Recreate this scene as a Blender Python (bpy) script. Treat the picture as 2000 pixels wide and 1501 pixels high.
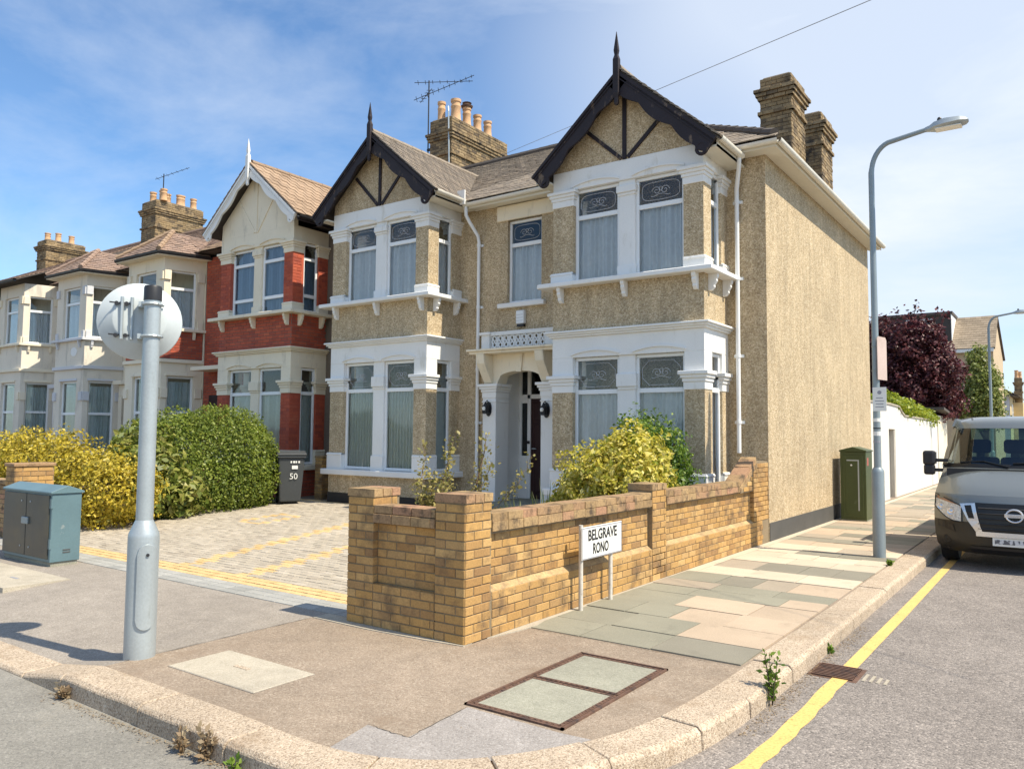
import bpy, math, random
import numpy as np
from mathutils import Matrix, Vector
random.seed(11)
rng = np.random.default_rng(11)
sc = bpy.context.scene
for o in list(bpy.data.objects):
    bpy.data.objects.remove(o)
rad = math.radians

# ------------------------------------------------------------------ camera
CAM = Vector((4.014, -4.984, 1.70))
yaw, pit, rol = rad(35.5865), rad(3.6237), rad(0.4965)
fw = Vector((-math.sin(yaw) * math.cos(pit), math.cos(yaw) * math.cos(pit), math.sin(pit)))
r0 = Vector((math.cos(yaw), math.sin(yaw), 0))
u0 = r0.cross(fw)
rr = r0 * math.cos(rol) + u0 * math.sin(rol)
uu = u0 * math.cos(rol) - r0 * math.sin(rol)
cd = bpy.data.cameras.new('camera')
cam = bpy.data.objects.new('camera', cd)
sc.collection.objects.link(cam)
cam.matrix_world = Matrix(((rr.x, uu.x, -fw.x, CAM.x), (rr.y, uu.y, -fw.y, CAM.y), (rr.z, uu.z, -fw.z, CAM.z), (0, 0, 0, 1)))
cd.sensor_width = 36
cd.lens = 36 * 1525.86 / 2000
cd.clip_end = 2000
sc.camera = cam

# ------------------------------------------------------------------ light
SUN_EL, SUN_AZ = rad(54.5), rad(5.0)          # azimuth measured from +X towards +Y
sd = Vector((math.cos(SUN_EL) * math.cos(SUN_AZ), math.cos(SUN_EL) * math.sin(SUN_AZ), math.sin(SUN_EL)))
sl = bpy.data.lights.new('sun', 'SUN')
sl.energy = 4.8
sl.angle = rad(0.53)
sl.color = (1.0, 0.91, 0.75)
sun = bpy.data.objects.new('sun', sl)
sc.collection.objects.link(sun)
sun.rotation_euler = sd.to_track_quat('Z', 'Y').to_euler()
w = bpy.data.worlds.new('World')
sc.world = w
w.use_nodes = True
nt = w.node_tree
nt.nodes.clear()
def wn(t, **k):
    n = nt.nodes.new(t)
    for a, b in k.items():
        setattr(n, a, b)
    return n
sky = wn('ShaderNodeTexSky', sky_type='NISHITA', sun_disc=False)
sky.sun_elevation = SUN_EL
sky.sun_rotation = rad(90) - SUN_AZ
sky.altitude = 30
sky.air_density = 1.0
sky.dust_density = 0.5
sky.ozone_density = 2.0
tc = wn('ShaderNodeTexCoord')
def cloud(scale, rot, loc, ns, det, rough, dist, f0, f1, t0, t1):
    mp = wn('ShaderNodeMapping')
    mp.inputs['Location'].default_value = loc
    mp.inputs['Rotation'].default_value = rot
    mp.inputs['Scale'].default_value = scale
    nt.links.new(tc.outputs['Generated'], mp.inputs['Vector'])
    nz = wn('ShaderNodeTexNoise')
    for k_, v_ in (('Scale', ns), ('Detail', det), ('Roughness', rough), ('Distortion', dist)):
        nz.inputs[k_].default_value = v_
    nt.links.new(mp.outputs[0], nz.inputs['Vector'])
    mr = wn('ShaderNodeMapRange')
    for k_, v_ in (('From Min', f0), ('From Max', f1), ('To Min', t0), ('To Max', t1)):
        mr.inputs[k_].default_value = v_
    nt.links.new(nz.outputs['Fac'], mr.inputs['Value'])
    return mr.outputs[0]
veil = cloud((1, 1, 1), (0, 0, 0), (5.5, 3.3, .3), 1.1, 2, .5, 0, .42, .66, .0, .72)      # broad thin veil
wisp = cloud((1.0, 2.2, 4.2), (.35, .25, .5), (.2, .4, 0), 1.6, 7, .60, .4, .46, .84, .0, .50)   # fine streaks
mm = wn('ShaderNodeMath', operation='ADD', use_clamp=True)
nt.links.new(veil, mm.inputs[0])
nt.links.new(wisp, mm.inputs[1])
mx = wn('ShaderNodeMix', data_type='RGBA')
nt.links.new(mm.outputs[0], mx.inputs['Factor'])
tint = wn('ShaderNodeMix', data_type='RGBA', blend_type='MULTIPLY')
tint.inputs[0].default_value = 1
tint.inputs[7].default_value = (.96, 1.19, 1.35, 1)
nt.links.new(sky.outputs[0], tint.inputs[6])
nt.links.new(tint.outputs[2], mx.inputs[6])
mx.inputs[7].default_value = (6.0, 6.5, 7.2, 1)
bg = wn('ShaderNodeBackground')
bg.inputs['Strength'].default_value = 0.105
out = wn('ShaderNodeOutputWorld')
nt.links.new(mx.outputs[2], bg.inputs[0])
nt.links.new(bg.outputs[0], out.inputs[0])
sc.view_settings.view_transform = 'Standard'
sc.view_settings.look = 'None'
sc.view_settings.exposure = 0.52
sc.view_settings.gamma = 1
sc.view_settings.use_curve_mapping = False
sc.render.engine = 'CYCLES'
sc.cycles.max_bounces = 8
sc.cycles.transparent_max_bounces = 16

# ------------------------------------------------------------------ materials
class NT:
    def __init__(s, name):
        s.m = bpy.data.materials.new(name)
        s.m.use_nodes = True
        s.t = s.m.node_tree
        s.b = s.t.nodes['Principled BSDF']
        s.out = s.t.nodes['Material Output']
        s.pos = s.n('ShaderNodeNewGeometry').outputs['Position']
    def n(s, ty, ins=None, **k):
        n = s.t.nodes.new(ty)
        for a, b in k.items():
            setattr(n, a, b)
        for a, b in (ins or {}).items():
            if isinstance(b, bpy.types.NodeSocket):
                s.t.links.new(b, n.inputs[a])
            else:
                n.inputs[a].default_value = b
        return n
    def math(s, op, a, b=0.0):
        return s.n('ShaderNodeMath', {0: a, 1: b}, operation=op).outputs[0]
    def noise(s, scale, detail=3, rough=.55, vec=None, stretch=None):
        v = vec or s.pos
        if stretch:
            v = s.n('ShaderNodeMapping', {'Vector': v, 'Scale': stretch}).outputs[0]
        return s.n('ShaderNodeTexNoise', {'Vector': v, 'Scale': scale, 'Detail': detail, 'Roughness': rough}).outputs['Fac']
    def rng(s, v, a, b, c, d):
        return s.n('ShaderNodeMapRange', {'Value': v, 'From Min': a, 'From Max': b, 'To Min': c, 'To Max': d}).outputs[0]
    def rnd(s):
        a = s.n('ShaderNodeAttribute', attribute_name='rnd').outputs['Fac']
        b = s.n('ShaderNodeObjectInfo').outputs['Random']
        return s.math('FRACT', s.math('ADD', a, b))
    def mix(s, f, a, b):
        n = s.n('ShaderNodeMix', data_type='RGBA')
        for i, v in ((0, f), (6, a), (7, b)):
            if isinstance(v, bpy.types.NodeSocket):
                s.t.links.new(v, n.inputs[i])
            else:
                n.inputs[i].default_value = v if i == 0 else (*v, 1)[:4]
        return n.outputs[2]
    def scale(s, c, f):
        n = s.n('ShaderNodeVectorMath', operation='SCALE')
        s.t.links.new(c, n.inputs[0])
        if isinstance(f, bpy.types.NodeSocket):
            s.t.links.new(f, n.inputs['Scale'])
        else:
            n.inputs['Scale'].default_value = f
        return n.outputs[0]
    def bump(s, h, strength, dist=.01):
        n = s.n('ShaderNodeBump', {'Height': h, 'Strength': strength, 'Distance': dist})
        s.t.links.new(n.outputs[0], s.b.inputs['Normal'])
    def col(s, c):
        s.t.links.new(c, s.b.inputs['Base Color'])
    def ramp(s, f, stops):
        n = s.n('ShaderNodeValToRGB', {'Fac': f})
        e = n.color_ramp.elements
        while len(e) < len(stops):
            e.new(0.5)
        for i, (p, c) in enumerate(stops):
            e[i].position = p
            e[i].color = (*c, 1)
        return n.outputs[0]

def mat(name, c, rough=.75, var=.12, vs=2.5, fine=.12, fs=70, bump=.15, bs=90, rnd=0, c2=None, m2=(4, .5, .65), metal=0, spec=.4, rcols=None, bd=.006, stretch=None):
    t = NT(name)
    base = t.n('ShaderNodeRGB')
    base.outputs[0].default_value = (*c, 1)
    cc = base.outputs[0]
    if rcols:
        cc = t.ramp(t.rnd(), [(i / max(1, len(rcols) - 1), k) for i, k in enumerate(rcols)])
    if c2:
        f = t.rng(t.noise(m2[0], 5, .65, stretch=stretch), m2[1], m2[2], 0, 1)
        cc = t.mix(f, t.scale(cc, 1.0), c2)
    f = t.rng(t.noise(vs, 4), .25, .75, 1 - var, 1 + var)
    if fine:
        f = t.math('MULTIPLY', f, t.rng(t.noise(fs, 2), .25, .75, 1 - fine, 1 + fine))
    if rnd:
        f = t.math('MULTIPLY', f, t.rng(t.rnd(), 0, 1, 1 - rnd, 1 + rnd))
    t.col(t.scale(cc, f))
    t.b.inputs['Roughness'].default_value = rough
    t.b.inputs['Metallic'].default_value = metal
    t.b.inputs['Specular IOR Level'].default_value = spec
    if bump:
        t.bump(t.noise(bs, 4, .6), bump, bd)
    return t.m

def pebble(name, cols, sc_=55, bump=.7):
    t = NT(name)
    v = t.n('ShaderNodeTexVoronoi', {'Vector': t.pos, 'Scale': sc_, 'Randomness': 1.0})
    sep = t.n('ShaderNodeSeparateColor', {0: v.outputs['Color']}).outputs[0]
    c = t.ramp(sep, [(i / (len(cols) - 1), k) for i, k in enumerate(cols)])
    f = t.math('MULTIPLY', t.rng(t.noise(1.1, 4), .3, .7, .88, 1.1), t.rng(t.noise(9, 3), .3, .7, .93, 1.07))
    st = t.rng(t.noise(2.2, 5, .6, stretch=(2.5, 2.5, .35)), .35, .72, 1.08, .82)
    t.col(t.scale(c, t.math('MULTIPLY', f, st)))
    t.b.inputs['Roughness'].default_value = .9
    t.b.inputs['Specular IOR Level'].default_value = .25
    t.bump(t.math('SUBTRACT', 1.0, v.outputs['Distance']), bump, .008)
    return t.m

def asphalt(name, cols, sc_=85, patch=None, bump=.5):
    t = NT(name)
    v = t.n('ShaderNodeTexVoronoi', {'Vector': t.pos, 'Scale': sc_, 'Randomness': 1.0})
    sep = t.n('ShaderNodeSeparateColor', {0: v.outputs['Color']}).outputs[0]
    c = t.ramp(sep, [(i / (len(cols) - 1), k) for i, k in enumerate(cols)])
    big = t.rng(t.noise(.55, 5, .6), .3, .7, .85, 1.13)
    mid = t.rng(t.noise(5, 4, .65), .3, .7, .9, 1.1)
    c = t.scale(c, t.math('MULTIPLY', big, mid))
    if patch:
        f = t.rng(t.noise(1.7, 6, .7), .56, .66, 0, .55)
        c = t.mix(f, c, patch)
    t.col(c)
    t.b.inputs['Roughness'].default_value = .92
    t.b.inputs['Specular IOR Level'].default_value = .25
    t.bump(t.math('ADD', t.math('SUBTRACT', 1.0, v.outputs['Distance']), t.noise(30, 3)), bump, .006)
    return t.m

def leafmat(name, cols, trans=.35, rough=.45):
    t = NT(name)
    a = t.n('ShaderNodeAttribute', attribute_name='rnd').outputs['Fac']
    c = t.ramp(a, [(i / (len(cols) - 1), k) for i, k in enumerate(cols)])
    c = t.scale(c, t.rng(t.noise(2.5, 3), .3, .7, .82, 1.15))
    t.col(c)
    t.b.inputs['Roughness'].default_value = rough
    t.b.inputs['Specular IOR Level'].default_value = .35
    tr = t.n('ShaderNodeBsdfTranslucent')
    t.t.links.new(t.scale(c, 1.3), tr.inputs[0])
    ms = t.n('ShaderNodeMixShader', {0: trans})
    t.t.links.new(t.b.outputs[0], ms.inputs[1])
    t.t.links.new(tr.outputs[0], ms.inputs[2])
    t.t.links.new(ms.outputs[0], t.out.inputs[0])
    return t.m

def glass(name, tint=(.8, .9, .9), ior=1.5, wav=.0):
    t = NT(name)
    tr = t.n('ShaderNodeBsdfTransparent', {0: (*tint, 1)})
    gl = t.n('ShaderNodeBsdfGlossy', {'Color': (1, 1, 1, 1), 'Roughness': 0.01})
    fr = t.n('ShaderNodeFresnel', {'IOR': ior})
    if wav:
        bp = t.n('ShaderNodeBump', {'Height': t.noise(1.3, 2), 'Strength': wav, 'Distance': .02})
        t.t.links.new(bp.outputs[0], gl.inputs['Normal'])
    ms = t.n('ShaderNodeMixShader', {0: t.math('MULTIPLY', fr.outputs[0], 1.35)})
    t.t.links.new(tr.outputs[0], ms.inputs[1])
    t.t.links.new(gl.outputs[0], ms.inputs[2])
    t.t.links.new(ms.outputs[0], t.out.inputs[0])
    return t.m

def curtain_mat(name, c):
    t = NT(name)
    base = t.n('ShaderNodeRGB')
    base.outputs[0].default_value = (*c, 1)
    t.col(t.scale(base.outputs[0], t.rng(t.noise(14, 3), .3, .7, .93, 1.05)))
    t.b.inputs['Roughness'].default_value = .9
    tr = t.n('ShaderNodeBsdfTranslucent', {0: (*c, 1)})
    ms = t.n('ShaderNodeMixShader', {0: .25})
    t.t.links.new(t.b.outputs[0], ms.inputs[1])
    t.t.links.new(tr.outputs[0], ms.inputs[2])
    t.t.links.new(ms.outputs[0], t.out.inputs[0])
    return t.m

PEB = pebble('pebbledash', [(.32, .235, .14), (.45, .345, .21), (.52, .41, .26), (.65, .54, .375)])
WHITE = mat('white_paint', (.80, .79, .755), .55, .05, 1.5, .03, 60, .06, 120, c2=(.60, .57, .49), m2=(2.2, .60, .78), stretch=(2, 2, .5))
CREAM = mat('cream_paint', (.80, .71, .54), .6, .06, 1.5, .03, 60, .06, 120, c2=(.52, .46, .35), m2=(2.2, .58, .76), stretch=(2, 2, .5))
OFFW = mat('old_cream_render', (.73, .66, .54), .7, .08, 1.2, .05, 40, .1, 60, c2=(.45, .41, .34), m2=(1.8, .55, .75), stretch=(2, 2, .4))
GREYW = mat('grey_white_render', (.62, .62, .63), .7, .08, 1.2, .05, 40, .1, 60, c2=(.45, .43, .40), m2=(1.8, .58, .78), stretch=(2, 2, .4))
SIDEW = mat('white_render', (.66, .63, .57), .8, .05, .8, .04, 30, .15, 40)
UPVC = mat('white_plastic', (.80, .81, .80), .3, .02, 2, 0, 10, 0)
GUT = mat('gutter_plastic', (.74, .70, .60), .45, .06, 2, .05, 40, .05, 50, c2=(.50, .46, .38), m2=(5, .62, .75))
SOFF = mat('soffit_plastic', (.72, .68, .57), .5, .04, 2, 0, 10, 0)
BLACKW = mat('weathered_black_timber', (.022, .016, .020), .7, .2, 3, .2, 50, .5, 60, c2=(.16, .115, .08), m2=(9, .60, .70), stretch=(1, 1, .4))
GLASS = glass('window_glass', (.93, .97, .98), 1.5, .25)
GLASSD = glass('fanlight_glass', (.35, .4, .42), 1.5)
CURT = curtain_mat('net_curtain', (.90, .92, .93))
BLIND = curtain_mat('vertical_blind', (.74, .78, .74))
BLINDB = curtain_mat('blue_roller_blind', (.30, .42, .55))
LEAD = mat('leading', (.55, .56, .58), .5, 0, 1, 0, 1, 0)
BRICKY = mat('yellow_brick', (.5, .33, .14), .85, .12, 3, .16, 60, .35, 70, rcols=[(.34, .185, .065), (.49, .295, .11), (.42, .24, .08), (.54, .34, .135), (.29, .165, .07), (.50, .295, .10), (.44, .255, .085)], c2=(.15, .095, .05), m2=(3.2, .49, .72))
BRICKT = mat('weathered_coping_brick', (.38, .26, .14), .9, .15, 4, .25, 45, .5, 60, rcols=[(.27, .175, .085), (.38, .255, .125), (.32, .20, .105), (.40, .22, .13)], c2=(.10, .07, .045), m2=(7, .50, .68))
BRICKS = mat('weathered_plinth_brick', (.42, .29, .14), .9, .2, 6, .25, 45, .5, 60, c2=(.26, .18, .10), m2=(8, .5, .7))
BRICKR = mat('red_brick', (.42, .09, .045), .85, .12, 3, .14, 60, .3, 70, rcols=[(.36, .075, .04), (.46, .10, .05), (.40, .085, .045), (.31, .07, .045), (.48, .12, .06)])
BRICKC = mat('stock_brick', (.36, .27, .15), .9, .2, 2, .25, 40, .5, 60, rcols=[(.19, .13, .07), (.32, .23, .12), (.25, .175, .09), (.37, .27, .15), (.10, .075, .05)], c2=(.045, .037, .03), m2=(4, .48, .70))
MORT = mat('mortar', (.24, .185, .115), .95, .12, 3, .2, 80, .3, 90)
MORTD = mat('dark_mortar', (.16, .13, .10), .95, .12, 3, .2, 80, .3, 90)
TILE = mat('clay_tile', (.26, .20, .16), .85, .12, 2, .2, 30, .3, 60, rcols=[(.20, .165, .13), (.265, .22, .17), (.23, .19, .15), (.30, .245, .185), (.19, .16, .13)])
TILER = mat('brown_pantile', (.36, .24, .15), .85, .12, 2, .2, 30, .3, 60, rcols=[(.27, .185, .12), (.35, .245, .16), (.31, .215, .14)])
TILEO = mat('old_red_tile', (.30, .19, .14), .88, .14, 2, .25, 30, .4, 60, rcols=[(.24, .165, .125), (.31, .215, .16), (.27, .19, .15), (.20, .145, .115)], c2=(.30, .27, .20), m2=(6, .6, .8))
SLATE = mat('roof_felt', (.10, .085, .075), .9)
POT = mat('terracotta_pot', (.60, .37, .20), .8, .1, 5, .15, 40, .2, 60, c2=(.34, .22, .14), m2=(5, .6, .8))
IRON = mat('black_iron', (.02, .02, .022), .45, 0, 1, 0, 1, .1, 80)
GALV = mat('galvanised_steel', (.40, .44, .45), .42, .08, 3, .06, 60, .06, 60, metal=.35, c2=(.30, .32, .31), m2=(4, .6, .75), stretch=(3, 3, .5))
GALVD = mat('lamp_post_grey', (.27, .315, .33), .45, .08, 3, .06, 60, .06, 60, metal=.3)
DARKP = mat('black_plastic', (.025, .025, .027), .45, .1, 3, 0, 1, .05, 90)
BLUECAB = mat('blue_grey_cabinet_paint', (.115, .185, .205), .38, .1, 2, .05, 50, .06, 60, c2=(.22, .26, .26), m2=(7, .68, .74))
GREENCAB = mat('green_cabinet_paint', (.055, .075, .022), .4, .1, 2, .06, 40, .06, 60, c2=(.10, .13, .06), m2=(6, .62, .75))
BINM = mat('bin_plastic', (.055, .06, .062), .5, .1, 3, .05, 60, .05, 60, c2=(.10, .10, .10), m2=(5, .62, .8))
SIGNW = mat('sign_white', (.80, .79, .73), .4, .04, 3, 0, 1, 0)
INK = mat('black_lettering', (.02, .02, .022), .5, 0, 1, 0, 1, 0)
INKG = mat('grey_lettering', (.30, .30, .33), .5, 0, 1, 0, 1, 0)
SOIL = mat('garden_soil', (.085, .06, .04), .95, .3, 2, .3, 30, .9, 20, bd=.03)
GROUND = mat('far_ground', (.20, .17, .12), .95, .2, .1, .2, 5, .3, 10)
ROADM = asphalt('road_asphalt', [(.13, .115, .105), (.25, .22, .195), (.20, .175, .155), (.36, .315, .275)], 75, None, .8)
ROADF = asphalt('front_road_asphalt', [(.175, .165, .145), (.26, .245, .21), (.22, .205, .18), (.31, .29, .25)], 95, (.29, .265, .22), .5)
PAVR = asphalt('pink_footway_asphalt', [(.215, .165, .12), (.31, .245, .185), (.265, .205, .15), (.39, .32, .245)], 100, (.245, .18, .125), .45)
PAVG = asphalt('grey_footway_asphalt', [(.225, .195, .16), (.32, .28, .235), (.275, .24, .20), (.39, .345, .295)], 100, None, .45)
PATCH = asphalt('patch_asphalt', [(.24, .215, .195), (.33, .30, .275), (.29, .26, .235), (.39, .36, .33)], 95, None, .4)
CONC = asphalt('concrete', [(.36, .315, .24), (.45, .40, .315), (.405, .355, .275), (.50, .45, .36)], 120, (.34, .295, .22), .3)
CONCG = asphalt('grey_concrete', [(.235, .23, .175), (.315, .305, .24), (.275, .265, .205), (.365, .35, .28)], 120, None, .3)
KERB = asphalt('granite_kerb', [(.38, .295, .21), (.53, .43, .32), (.45, .36, .26), (.25, .185, .13), (.60, .50, .385)], 110, (.30, .21, .13), .5)
YELLOW = mat('yellow_road_paint', (.70, .46, .15), .7, .1, 3, .2, 60, .4, 70, c2=(.36, .26, .10), m2=(22, .60, .70))
RUST = mat('rusty_iron', (.135, .075, .05), .75, .2, 6, .25, 60, .5, 80, c2=(.06, .04, .035), m2=(15, .5, .65))
FLAG = [mat('flag_' + n, c, .85, .09, 2.0, .14, 90, .25, 80, rnd=.08, c2=tuple(x * .78 for x in c), m2=(3, .58, .75)) for n, c in
        (('green', (.255, .24, .18)), ('pink', (.45, .35, .25)), ('pale', (.53, .45, .335)), ('brown', (.36, .30, .225)), ('dark', (.235, .215, .165)))]
BLOCK = mat('grey_block_paver', (.38, .33, .255), .9, .1, 1.5, .15, 50, .3, 60, rcols=[(.335, .285, .22), (.42, .365, .285), (.38, .33, .255), (.47, .41, .325)])
BLOCKY = mat('buff_block_paver', (.58, .40, .19), .9, .1, 1.5, .15, 50, .3, 60, rcols=[(.52, .35, .155), (.62, .44, .215), (.57, .39, .18)])
SAND = mat('joint_sand', (.20, .165, .12), .95, .15, 3, .2, 60, .3, 60)
L_GREEN = leafmat('privet_leaf', [(.07, .105, .014), (.135, .185, .025), (.20, .25, .036), (.32, .355, .07)])
L_LAUR = leafmat('laurel_leaf', [(.09, .13, .02), (.17, .205, .035), (.28, .29, .065), (.40, .37, .11)])
L_YEL = leafmat('golden_leaf', [(.17, .16, .02), (.40, .32, .03), (.56, .43, .045), (.66, .54, .10)])
L_VAR = leafmat('variegated_leaf', [(.16, .20, .02), (.50, .45, .06), (.64, .54, .09), (.72, .64, .24)])
L_SHR = leafmat('green_shrub_leaf', [(.045, .10, .012), (.09, .165, .02), (.15, .23, .03), (.24, .32, .05)])
L_LEG = leafmat('pale_leaf', [(.15, .16, .04), (.34, .29, .09), (.50, .42, .16)])
L_PUR = leafmat('plum_leaf', [(.03, .007, .010), (.065, .014, .020), (.11, .028, .032), (.22, .09, .085)], .25)
L_TREE = leafmat('tree_leaf', [(.09, .12, .025), (.17, .21, .045), (.28, .31, .08), (.42, .42, .17)])
L_IVY = leafmat('lime_leaf', [(.14, .20, .012), (.24, .29, .02), (.36, .38, .035)])
L_BLADE = leafmat('blade_leaf', [(.12, .17, .05), (.26, .30, .12), (.40, .42, .22)])
L_DRY = leafmat('dry_weed', [(.20, .13, .07), (.34, .25, .15), (.42, .34, .22)])
BARK = mat('bark', (.11, .08, .055), .9, .2, 4, .2, 40, .8, 30, bd=.02)
STEM = mat('shrub_stem', (.19, .125, .08), .9, .2, 6, .2, 60, .4, 60)
DOORM = mat('maroon_door_paint', (.035, .013, .013), .35, .1, 2, 0, 1, .05, 50)
PLINTH = mat('grey_plinth_paint', (.085, .083, .078), .75, .12, 2, .1, 50, .15, 60)
BLACKP = mat('black_plinth_paint', (.035, .03, .026), .7, .1, 2, .1, 40, .1, 60)

# ------------------------------------------------------------------ mesh helpers
ORG = {}
def link(o):
    sc.collection.objects.link(o)
    return o
def thing(name, label, cat, loc, group=None):
    o = link(bpy.data.objects.new(name, None))
    o.empty_display_size = .2
    o.location = loc
    ORG[o] = Vector(loc)
    o['label'] = label
    o['category'] = cat
    if group:
        o['group'] = group
    return o
def tag(o, label, cat, group=None):
    o['label'] = label
    o['category'] = cat
    if group:
        o['group'] = group
    return o

class MB:
    def __init__(s):
        s.V, s.F = [], []
    def add(s, vs, fs):
        k = len(s.V)
        s.V += [tuple(v) for v in vs]
        s.F += [tuple(i + k for i in f) for f in fs]
        return s
    def box(s, x0, x1, y0, y1, z0, z1):
        return s.add([(x0, y0, z0), (x1, y0, z0), (x1, y1, z0), (x0, y1, z0), (x0, y0, z1), (x1, y0, z1), (x1, y1, z1), (x0, y1, z1)],
                     [(0, 3, 2, 1), (4, 5, 6, 7), (0, 1, 5, 4), (1, 2, 6, 5), (2, 3, 7, 6), (3, 0, 4, 7)])
    def prism(s, poly, vec):
        n = len(poly)
        a = [Vector(p) for p in poly]
        v = Vector(vec)
        nrm = Vector((0, 0, 0))
        for i in range(n):
            nrm += a[i].cross(a[(i + 1) % n])
        if nrm.dot(v) > 0:
            a.reverse()
        return s.add(a + [p + v for p in a], [tuple(range(n)), tuple(range(2 * n - 1, n - 1, -1))] + [(i, i + n, (i + 1) % n + n, (i + 1) % n) for i in range(n)])
    def tube(s, pts, r, n=8, cap=True):
        pts = [Vector(p) for p in pts]
        if not isinstance(r, (list, tuple)):
            r = [r] * len(pts)
        vs, fs = [], []
        pv = None
        for i, p in enumerate(pts):
            d = ((pts[min(i + 1, len(pts) - 1)] - p).normalized() + (p - pts[max(i - 1, 0)]).normalized()).normalized()
            if pv is None:
                pv = d.cross(Vector((0, 0, 1)))
                if pv.length < .01:
                    pv = Vector((1, 0, 0))
            a = (pv - d * pv.dot(d)).normalized()
            pv = a
            b = d.cross(a)
            for k in range(n):
                t = 2 * math.pi * k / n
                vs.append(p + (a * math.cos(t) + b * math.sin(t)) * r[i])
        for i in range(len(pts) - 1):
            for k in range(n):
                fs.append((i * n + k, i * n + (k + 1) % n, (i + 1) * n + (k + 1) % n, (i + 1) * n + k))
        if cap:
            fs.append(tuple(range(n - 1, -1, -1)))
            fs.append(tuple(range((len(pts) - 1) * n, len(pts) * n)))
        return s.add(vs, fs)
    def lathe(s, prof, c, n=24, axis=(0, 0, 1)):
        ax = Vector(axis).normalized()
        a = ax.orthogonal().normalized()
        b = ax.cross(a)
        c = Vector(c)
        vs, fs = [], []
        for r, z in prof:
            for k in range(n):
                t = 2 * math.pi * k / n
                vs.append(c + ax * z + (a * math.cos(t) + b * math.sin(t)) * r)
        m = len(prof)
        for i in range(m - 1):
            for k in range(n):
                fs.append((i * n + k, i * n + (k + 1) % n, (i + 1) * n + (k + 1) % n, (i + 1) * n + k))
        if prof[0][0] > 1e-4:
            fs.append(tuple(range(n - 1, -1, -1)))
        if prof[-1][0] > 1e-4:
            fs.append(tuple(range((m - 1) * n, m * n)))
        return s.add(vs, fs)
    def grid(s, rows):
        m, n = len(rows), len(rows[0])
        vs = [p for r in rows for p in r]
        return s.add(vs, [(i * n + j, i * n + j + 1, (i + 1) * n + j + 1, (i + 1) * n + j) for i in range(m - 1) for j in range(n - 1)])
    def obj(s, name, m, parent=None, smooth=False, bevel=0, kind=None, seg=1):
        off = ORG.get(parent, Vector((0, 0, 0)))
        me = bpy.data.meshes.new(name)
        me.from_pydata([(v[0] - off.x, v[1] - off.y, v[2] - off.z) for v in s.V], [], s.F)
        me.materials.append(m)
        if smooth:
            me.polygons.foreach_set('use_smooth', [True] * len(me.polygons))
            try:
                me.set_sharp_from_angle(angle=rad(40))
            except Exception:
                pass
        o = link(bpy.data.objects.new(name, me))
        if parent:
            o.parent = parent
            ORG[o] = off
        if bevel:
            b = o.modifiers.new('bevel', 'BEVEL')
            b.width = bevel
            b.segments = seg
            b.limit_method = 'ANGLE'
        if kind:
            o['kind'] = kind
        return o

def box(name, m, parent, *b, bevel=0):
    return MB().box(*b).obj(name, m, parent, bevel=bevel)

def unit_mesh(name, m, ch=.05, top=False):
    # chamfered unit block: the +Y (outer) or +Z (top) face is chamfered
    c = .5 - ch
    if top:
        vs = [(-.5, -.5, -.5), (.5, -.5, -.5), (.5, .5, -.5), (-.5, .5, -.5), (-.5, -.5, .5 - ch * 2), (.5, -.5, .5 - ch * 2), (.5, .5, .5 - ch * 2), (-.5, .5, .5 - ch * 2), (-c, -c, .5), (c, -c, .5), (c, c, .5), (-c, c, .5)]
    else:
        vs = [(-.5, -.5, -.5), (-.5, -.5, .5), (.5, -.5, .5), (.5, -.5, -.5), (-.5, .5 - ch, -.5), (-.5, .5 - ch, .5), (.5, .5 - ch, .5), (.5, .5 - ch, -.5), (-c, .5, -c), (-c, .5, c), (c, .5, c), (c, .5, -c)]
    fs = [(0, 3, 2, 1), (0, 1, 5, 4), (1, 2, 6, 5), (2, 3, 7, 6), (3, 0, 4, 7), (4, 5, 9, 8), (5, 6, 10, 9), (6, 7, 11, 10), (7, 4, 8, 11), (8, 9, 10, 11)]
    me = bpy.data.meshes.new(name)
    me.from_pydata(vs, [], fs)
    me.materials.append(m)
    return me

def frame(c, ux, uy, uz):
    return Matrix(((ux[0], uy[0], uz[0], c[0]), (ux[1], uy[1], uz[1], c[1]), (ux[2], uy[2], uz[2], c[2]), (0, 0, 0, 1)))

def pieces(name, items, me, parent, limit=300, rest=None):
    """items: world matrices for the unit mesh; the ones that show largest become objects, the rest one joined part"""
    off = ORG.get(parent, Vector((0, 0, 0)))
    def score(M):
        p = M.translation
        s = M.to_scale()
        return (s.x * s.z + s.x * s.y) / max(1, (p - CAM).length_squared)
    items = sorted(items, key=score, reverse=True)
    T = Matrix.Translation(-off)
    for M in items[:limit]:
        o = link(bpy.data.objects.new(name, me))
        o.parent = parent
        o.matrix_local = T @ M
    left = items[limit:]
    if left:
        v0 = np.array([v.co[:] for v in me.vertices])
        f0 = [tuple(p.vertices) for p in me.polygons]
        V, F, A = [], [], []
        for i, M in enumerate(left):
            m = np.array(T @ M)
            V.append(v0 @ m[:3, :3].T + m[:3, 3])
            F += [tuple(k + i * len(v0) for k in f) for f in f0]
            A += [random.random()] * len(f0)
        m2 = bpy.data.meshes.new(rest or name)
        m2.from_pydata(np.concatenate(V).tolist(), [], F)
        m2.materials.append(me.materials[0])
        at = m2.attributes.new('rnd', 'FLOAT', 'FACE')
        at.data.foreach_set('value', A)
        o = link(bpy.data.objects.new(rest or (name + 's'), m2))
        o.parent = parent
        o['kind'] = 'stuff'

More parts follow.
